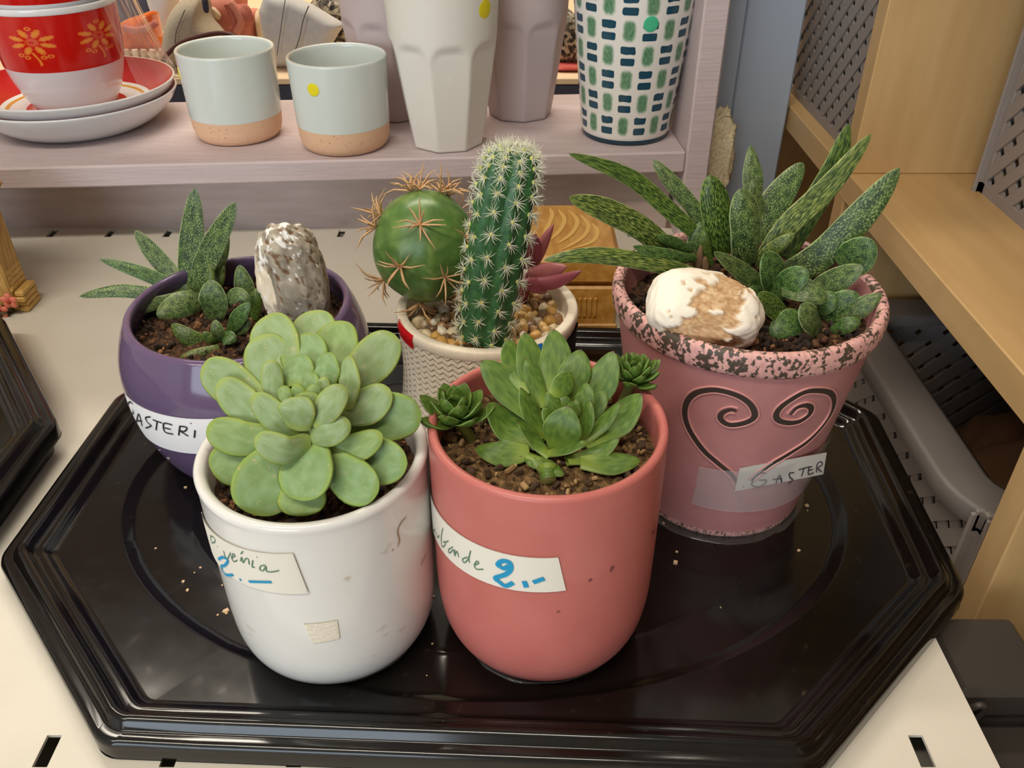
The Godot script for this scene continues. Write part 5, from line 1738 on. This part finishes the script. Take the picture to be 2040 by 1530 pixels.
# ------------------------------------------------------------------ purple pot: small gasteria
func make_purple_pot():
	var c = Vector3(-0.1458, 0.0031, -0.4040)
	var o = thing("potted_small_gasteria", "round glossy purple pot with handwritten white label", "potted plant", c)
	var outer = smooth2([Vector2(0.0470, 0.0031), Vector2(0.0512, 0.0044), Vector2(0.0565, 0.012), Vector2(0.0613, 0.024), Vector2(0.0645, 0.036), Vector2(0.0663, 0.048), Vector2(0.0668, 0.060), Vector2(0.0657, 0.070), Vector2(0.0628, 0.080), Vector2(0.0602, 0.0862), Vector2(0.0586, 0.0895)], 4)
	var skin = [Vector2(0.0, 0.0031)] + outer + [Vector2(0.0572, 0.0906), Vector2(0.0556, 0.0904), Vector2(0.0546, 0.0890), Vector2(0.0548, 0.085), Vector2(0.059, 0.075), Vector2(0.061, 0.060), Vector2(0.0, 0.058)]
	part("pot", lathe(c, skin, 144), M.purple, o)
	soil(c, 0.0588, 0.0755, M.soil, M.crumbs, o, 404, 340, 1.2)
	var tl = ah(Vector2(250, 782), c, outer)
	var bl = ah(Vector2(278, 868), c, outer)
	var tr = ah(Vector2(440, 830), c, outer)
	var br = ah(Vector2(440, 896), c, outer)
	var dl = (tl - tr)
	tr -= dl * 0.35 * Vector2(1, 0.35)
	br -= (bl - br) * 0.35 * Vector2(1, 0.35)
	part("name_label", sheet(c, outer, [tl, tr, br, bl], 0.0006), M.paper_white, o, "white squared paper label with handwriting")
	part("handwriting", strokes([[300, 1132, 284, 1120, 272, 1148, 284, 1182, 302, 1176, 298, 1158], [316, 1232, 330, 1180, 346, 1242], [318, 1216, 346, 1216], [388, 1195, 364, 1200, 374, 1224, 392, 1240, 364, 1252], [400, 1210, 446, 1226], [422, 1218, 416, 1262], [498, 1236, 456, 1228, 460, 1270, 502, 1282], [458, 1250, 490, 1258], [536, 1240, 530, 1288], [536, 1242, 570, 1248, 560, 1268, 536, 1265, 578, 1292], [612, 1262, 608, 1300], [590, 1226, 592, 1230], [672, 1262, 678, 1304]], Vector2(150, 360), 2.55, c, outer, 0.00042, 0.0009), M.ink_black, o, "black handwriting")
	var plant = Node3D.new()
	plant.name = "gasteria_plant"
	o.add_child(plant)
	plant.position = Vector3(-0.16, 0.076, -0.43) - c
	plant.set_meta("label", "speckled pointed leaves with pale margins")
	var L = [
		[[700, 520, -0.446, 725, 440, -0.450, 750, 370, -0.454, 778, 268, -0.458], 62, STRAP, 0.3, 0],
		[[540, 520, -0.442, 470, 450, -0.446, 390, 360, -0.450, 303, 252, -0.454], 84, STRAP, 0.3, 0],
		[[580, 560, -0.440, 450, 515, -0.440, 330, 465, -0.440, 122, 398, -0.440], 66, STRAP, 0.3, 2],
		[[560, 590, -0.436, 400, 575, -0.434, 220, 560, -0.432, 20, 588, -0.430], 64, STRAP, 0.2, 0],
		[[600, 580, -0.432, 480, 610, -0.424, 360, 640, -0.416, 248, 716, -0.408], 66, STRAP, 0.2, 0],
		[[560, 560, -0.442, 585, 400, -0.444, 600, 220, -0.446, 608, 38, -0.448], 124, OVAL, 0.2, 0],
		[[600, 570, -0.438, 660, 420, -0.438, 740, 260, -0.438, 816, 112, -0.438], 122, OVAL, 0.2, 0],
		[[650, 610, -0.426, 570, 620, -0.418, 490, 650, -0.412, 415, 690, -0.406], 128, OVAL, -0.1, 0],
		[[700, 720, -0.416, 705, 640, -0.412, 698, 570, -0.412, 690, 503, -0.414], 142, OVAL, 0.1, 0],
		[[720, 845, -0.392, 640, 825, -0.390, 560, 785, -0.390, 488, 728, -0.394], 84, STRAP, 0.2, 3],
		[[730, 850, -0.384, 650, 870, -0.380, 590, 885, -0.378, 528, 906, -0.376], 46, STRAP, 0.2, 1],
		[[880, 640, -0.424, 865, 560, -0.426, 850, 500, -0.428, 834, 428, -0.430], 96, OVAL, 0.15, 0],
		[[770, 620, -0.416, 800, 590, -0.412, 840, 580, -0.410, 886, 606, -0.408], 74, OVAL, 0.2, 0],
		[[785, 780, -0.400, 815, 720, -0.396, 850, 670, -0.394, 886, 622, -0.394], 84, OVAL, 0.2, 2],
		[[910, 700, -0.412, 920, 650, -0.412, 922, 600, -0.412, 918, 545, -0.414], 54, STRAP, 0.2, 3],
		[[745, 820, -0.392, 730, 780, -0.388, 718, 745, -0.388, 708, 706, -0.390], 66, OVAL, 0.2, 0],
		[[760, 790, -0.392, 775, 800, -0.386, 790, 815, -0.384, 800, 830, -0.384], 80, OVAL, 0.2, 2],
		[[720, 830, -0.392, 695, 810, -0.388, 672, 790, -0.388, 650, 766, -0.388], 52, OVAL, 0.2, 3],
		[[830, 780, -0.398, 850, 750, -0.396, 866, 730, -0.396, 884, 700, -0.396], 60, OVAL, 0.2, 0],
		[[740, 530, -0.440, 745, 500, -0.440, 750, 470, -0.442, 757, 432, -0.444], 26, STRAP, 0.2, 1],
		[[690, 600, -0.430, 690, 540, -0.432, 690, 480, -0.434, 688, 400, -0.438], 40, STRAP, 0.2, 1]]
	var o6 = Vector2(150, 360)
	for q in L:
		var pts = []
		for i in range(0, q[0].size(), 3):
			pts.append([o6.x + q[0][i] / 2.55, o6.y + q[0][i + 1] / 2.55, q[0][i + 2]])
		strap_leaf(pts, q[1] / 2.55, 0.0021, Vector3(0.05, 0.6, 0.8), q[2], q[3], M.gasteria[q[4]], plant)
	part("root_crown", lump(at_y(372, 580, 0.0765), Basis(), Vector3(0.006, 0.004, 0.006), 0.2, 2.0, 8, 16, 12), M.sheath, plant)
	# grey flint
	var s = at_z(588, 558, -0.405)
	var na = noise(181, 2.2, 4)
	var nb = noise(182, 4.5, 2)
	var stone_paint = func(d):
		var g = rgb(128, 118, 104).lerp(rgb(188, 178, 158), clamp(0.5 + 1.0 * na.get_noise_3dv(d), 0, 1))
		var pit = smoothstep(0.28, 0.38, nb.get_noise_3dv(d))
		g = g.lerp(rgb(116, 88, 62), pit)
		var face = smoothstep(0.02, 0.10, -d.x * 0.9 + 0.35 * d.z - 0.62 + 0.30 * na.get_noise_3dv(d * 1.3) - 0.5 * max(0.0, d.y - 0.2))
		g = g.lerp(rgb(232, 216, 190), face)
		var cap = smoothstep(0.42, 0.47, na.get_noise_3dv(d * 1.7 + Vector3(3, 1, 2)) + 0.25 * d.y - 0.2 * d.x)
		g = g.lerp(rgb(236, 232, 226), cap)
		return [g, -0.035 * pit + 0.008 * nb.get_noise_3dv(d)]
	var st = part("decorative_stone", coloured_lump(s + Vector3(-0.0005, 0.002, 0), Basis(Vector3.BACK, deg_to_rad(5)), Vector3(0.0178, 0.0290, 0.0155), 0.16, 1.1, 33, 0.85, stone_paint), M.stone_skin)
	tag(st, "grey pitted flint stone standing in the purple pot", "stone", "stones laid in the pots")

# ------------------------------------------------------------------ woven white pot: artificial cacti
func make_woven_pot():
	var c = Vector3(-0.0143, 0.0031, -0.4355)
	var h = 0.0725
	var R = 0.0515
	var o = thing("potted_cacti", "white woven-relief pot of artificial cacti and gravel", "potted plant", c)
	# body with a basket weave in relief
	var seg = 648
	var rows = 120
	var v = PackedVector3Array()
	var uv = PackedVector2Array()
	var y0 = 0.0031
	for j in rows + 1:
		var t = float(j) / rows
		var y = lerp(y0, h - 0.006, t)
		var r0 = R + 0.0006 + 0.0022 * pow(1.0 - t, 2.0) - 0.0020 * sin(PI * t)
		for k in seg + 1:
			var a = TAU * (k % seg) / seg
			# rows of strands that step up and down in zigzag
			var p = a / TAU * 54.0
			var zig = abs(fposmod(p, 1.0) * 2.0 - 1.0)
			var q = t * 17.0 + zig * 0.7
			var fy = q - floor(q)
			var fx = fposmod(p * 2.0, 1.0)
			var bump = (1.0 - fy) * smoothstep(0.0, 0.14, fy) * (0.55 + 0.45 * smoothstep(0.0, 0.25, min(fx, 1.0 - fx)))
			var r = r0 + 0.0007 * bump - 0.0003
			v.append(Vector3(c.x + cos(a) * r, y, c.z + sin(a) * r))
			uv.append(Vector2(float(k) / seg, 1.0 - t))
	part("pot", grid(v, seg + 1, rows + 1, uv, true), M.woven, o)
	part("rim", lathe(c, smooth2([Vector2(R - 0.001, h - 0.0075), Vector2(R + 0.0006, h - 0.0062), Vector2(R + 0.0010, h - 0.0030), Vector2(R + 0.0002, h - 0.0006), Vector2(R - 0.0018, h), Vector2(R - 0.0040, h - 0.0004), Vector2(R - 0.0054, h - 0.002), Vector2(R - 0.006, h - 0.012)], 3), 144), M.woven, o)
	part("inner_floor", lathe(c, [Vector2(R - 0.006, h - 0.012), Vector2(0, h - 0.012)], 64), M.woven, o)
	part("pot_base", lathe(c, [Vector2(0, y0), Vector2(R + 0.002, y0)], 64), M.woven, o)
	var prof = [Vector2(R + 0.0028, y0), Vector2(R - 0.0005, 0.035), Vector2(R + 0.0006, h - 0.008), Vector2(R + 0.0012, h - 0.003), Vector2(R - 0.0002, h - 0.0003)]
	# painted patches
	part("painted_patch", sheet(c, prof, [ah(Vector2(797, 636), c, prof), ah(Vector2(825, 668), c, prof), ah(Vector2(824, 694), c, prof), ah(Vector2(800, 668), c, prof)], 0.0008, 0.0008, 8, 6), M.paint_red, o, "red paint")
	part("painted_patch", sheet(c, prof, [Vector2(ah(Vector2(998, 692), c, prof).x, h - 0.0004), Vector2(ah(Vector2(1072, 672), c, prof).x, h - 0.0004), Vector2(ah(Vector2(1072, 672), c, prof).x, h - 0.0050), Vector2(ah(Vector2(994, 690), c, prof).x, h - 0.0050)], 0.0003, 0.0003, 12, 6), M.paint_blue, o, "blue paint")
	part("painted_patch", sheet(c, prof, [Vector2(0.55, h - 0.008), Vector2(0.20, h - 0.006), Vector2(0.24, h - 0.026), Vector2(0.50, h - 0.026)], 0.0008, 0.0008, 8, 6), M.paint_black, o, "black paint")
	# gravel
	var g = RandomNumberGenerator.new()
	g.seed = 55
	var shapes = []
	for k in 5:
		shapes.append(lump(Vector3.ZERO, Basis(), Vector3(1, 0.72, 0.85), 0.35, 1.3, 200 + k, 9, 7, 0.75))
	var made = 0
	for i in 150:
		var a = i * 2.39996
		var q = sqrt((i + 0.5) / 150.0) * (R - 0.0100)
		var s = g.randf_range(0.0026, 0.0044)
		var m = MeshInstance3D.new()
		m.name = "pebble"
		m.mesh = shapes[i % 5]
		m.material_override = M.pebble[g.randi() % M.pebble.size()]
		o.add_child(m, true)
		m.position = Vector3(cos(a) * q, h - 0.0105 + g.randf_range(0.0, 0.003) - c.y, sin(a) * q)
		m.basis = Basis.from_euler(Vector3(g.randf() * 6, g.randf() * 6, g.randf() * 6)).scaled(Vector3(s, s, s))
	# round cactus
	var bc = at_z(848, 492, -0.4420)
	var br = Vector3(0.0292, 0.0318, 0.0285)
	var ball = part("round_cactus", ball_mesh(bc, br), M.cactus_ball, o, "smooth round green cactus")
	var tan_shapes = []
	for k in 3:
		tan_shapes.append(spine_star(300 + k, 10, 0.0165, 0.00050, 0.75))
	var off = Vector2(680, 260)
	for p in [[400, 480], [300, 690], [525, 745], [400, 880], [352, 296], [548, 318], [178, 492], [212, 762], [632, 540], [330, 560 - 800], [600, -40]]:
		var px = off + Vector2(p[0], p[1]) / 2.55
		var s = on_ball(px, bc, br)
		stick(tan_shapes[int(p[0]) % 3], s[0], s[1], g.randf() * TAU, M.spine_tan, ball, "spine_cluster", 1.0)
	for k in 6:
		var a = PI + k * 0.5 + 0.2
		var d = Vector3(cos(a) * 0.8, 0.5 - 0.25 * (k % 3), sin(a) * 0.8).normalized()
		stick(tan_shapes[k % 3], bc + d * br, (d / br).normalized(), k, M.spine_tan, ball, "spine_cluster", 1.0)
	# column cactus: a ribbed, slightly bent column
	var path = []
	for p in [[962, 672, -0.4060], [975, 600, -0.4090], [990, 500, -0.4140], [1005, 400, -0.4190], [1018, 330, -0.4220], [1022, 294, -0.4230]]:
		path.append(at_z(p[0], p[1], p[2]))
	path = smooth3(path, 7)
	var np = path.size()
	var ribs = 10
	var cv = PackedVector3Array()
	var cuv = PackedVector2Array()
	var segs = 100
	var areoles = []
	for i in np:
		var t = (path[min(i + 1, np - 1)] - path[max(i - 1, 0)]).normalized()
		var side = t.cross(Vector3(0, 0, 1)).normalized()
		var fwd = side.cross(t)
		var x = float(i) / (np - 1)
		var r = 0.0146 * pow(max(0.0, 1.0 - pow(x, 9.0)), 0.5) * (0.90 + 0.12 * sin(PI * x))
		if i == np - 1:
			r = 0.0005
		for k in segs + 1:
			var a = TAU * (k % segs) / segs
			var rr = r * (1.0 + 0.055 * cos(a * ribs) + 0.018 * cos(x * 60.0 + floor(a / TAU * ribs + 0.5) * PI))
			cv.append(path[i] + (side * cos(a) + fwd * sin(a)) * rr)
			cuv.append(Vector2(float(k) / segs, x))
		if i % 3 == 1 and x < 0.99:
			for k in ribs:
				var a = TAU * k / ribs
				var lag = 1 if k % 2 == 1 else 0
				var ii = min(i + lag, np - 1)
				var d = side * cos(a) + fwd * sin(a)
				areoles.append([path[ii] + d * r * 1.06, (d + t * 0.35 * pow(x, 6.0)).normalized()])
	var col = part("column_cactus", grid(cv, segs + 1, np, cuv, true), M.cactus_column, o, "ribbed column cactus covered in white spines")
	var white_shapes = []
	for k in 3:
		white_shapes.append(spine_star(320 + k, 17, 0.0062, 0.00016, 0.9))
	var buds = []
	for k in areoles.size():
		var q = areoles[k]
		stick(white_shapes[k % 3], q[0], q[1], g.randf() * TAU, M.spine_white, col, "spine_cluster", g.randf_range(0.85, 1.15))
		if q[1].z > -0.35:
			buds.append(lump(q[0], Basis(), Vector3(0.0012, 0.0012, 0.0012), 0.2, 1.0, 1, 6, 5))
	part("areoles", joined(buds), M.spine_yellow, col, "yellow spine cushions")
	# woolly crown
	for k in 16:
		var a = k * 2.39996
		var q = 0.0085 * sqrt((k + 0.5) / 16.0)
		var d = Vector3(cos(a) * q * 60, 1.0, sin(a) * q * 60).normalized()
		stick(white_shapes[k % 3], path[-1] + Vector3(cos(a) * q, -0.0010 - q * q * 60.0, sin(a) * q), d, a, M.spine_white, col, "spine_cluster", 1.2)
	# red succulent behind
	var rp = Node3D.new()
	rp.name = "red_succulent"
	o.add_child(rp)
	rp.position = Vector3(0.008, 0.066, -0.452) - c
	rp.set_meta("label", "dusky red artificial succulent")
	var rl = [
		[[965, 690, -0.462, 1010, 600, -0.466, 1080, 472, -0.470], 58, 1], [[950, 690, -0.458, 972, 610, -0.458, 985, 522, -0.460], 84, 0], [[960, 730, -0.452, 1060, 715, -0.446, 1148, 690, -0.442], 78, 1],
		[[960, 780, -0.446, 1090, 770, -0.438, 1222, 712, -0.432], 62, 0], [[1030, 800, -0.444, 970, 785, -0.440, 905, 770, -0.438], 68, 0], [[940, 700, -0.462, 935, 640, -0.466, 930, 560, -0.470], 60, 0]]
	for q in rl:
		var pts = []
		for i in range(0, q[0].size(), 3):
			pts.append([off.x + q[0][i] / 2.55, off.y + q[0][i + 1] / 2.55, q[0][i + 2]])
		strap_leaf(pts, q[1] / 2.1, 0.0034, Vector3(0, 0.7, 0.7), TAPER, 0.15, [M.rosy, M.rosy2][q[2]], rp)
	part("stem", tube([Vector3(0.003, 0.060, -0.452), at_z(680 + 970 / 2.55, 260 + 720 / 2.55, -0.455)], [0.004, 0.003], 10), M.rosy, rp)

func ball_mesh(c: Vector3, r: Vector3) -> ArrayMesh:
	var v = PackedVector3Array()
	var uv = PackedVector2Array()
	var nu = 64
	var nv = 40
	for j in nv + 1:
		var th = PI * (1.0 - float(j) / nv)
		for k in nu + 1:
			var a = TAU * (k % nu) / nu
			var m = 1.0 + 0.022 * cos(a * 9.0) * sin(th)
			v.append(c + Vector3(cos(a) * sin(th) * m, cos(th), sin(a) * sin(th) * m) * r)
			uv.append(Vector2(float(k) / nu, float(j) / nv))
	return grid(v, nu + 1, nv + 1, uv, true, true)

# [place, normal] where a pixel's line of sight meets the ball, or passes nearest to it
func on_ball(p: Vector2, c: Vector3, r: Vector3) -> Array:
	var d = ray(p) / r
	var e = (EYE - c) / r
	var a = d.dot(d)
	var b = e.dot(d)
	var q = b * b - a * (e.dot(e) - 1.0)
	var t = (-b - sqrt(max(q, 0.0))) / a
	var u = (e + d * t).normalized()
	return [c + u * r, (u / r).normalized()]

# a star of thin bent spines that leave the origin, standing up along y
func spine_star(sd: int, count: int, l: float, r: float, spread: float) -> ArrayMesh:
	var g = RandomNumberGenerator.new()
	g.seed = sd
	var ms = []
	for k in count:
		var a = TAU * (k + g.randf() * 0.6) / count
		var el = g.randf_range(0.15, spread)
		if k % 5 == 4:
			el = g.randf_range(spread, 1.4)
		var d = Vector3(cos(a) * cos(el), sin(el), sin(a) * cos(el))
		var ll = l * g.randf_range(0.7, 1.1)
		var mid = d * ll * 0.55 + Vector3(0, ll * 0.10, 0)
		var tip = d * ll + Vector3(g.randf_range(-1, 1), -0.4, g.randf_range(-1, 1)) * ll * 0.12
		ms.append(tube([Vector3.ZERO, d * ll * 0.28 + Vector3(0, ll * 0.06, 0), mid, tip], [r * 1.2, r * 1.15, r, r * 0.25], 4, false))
	return joined(ms)

func stick(m: Mesh, p: Vector3, n: Vector3, turn: float, mt: Material, parent: Node3D, called: String, size: float):
	var o = MeshInstance3D.new()
	o.name = called
	o.mesh = m
	o.material_override = mt
	parent.add_child(o, true)
	var at = Vector3.ZERO
	var up: Node = parent
	while up is Node3D and up != self:
		at += up.position
		up = up.get_parent()
	var x = n.cross(Vector3(0.3, 0.2, 0.9)).normalized()
	var b = Basis(x, n, x.cross(n)) * Basis(Vector3.UP, turn)
	o.transform = Transform3D(b.scaled(Vector3(size, size, size)), p - at)
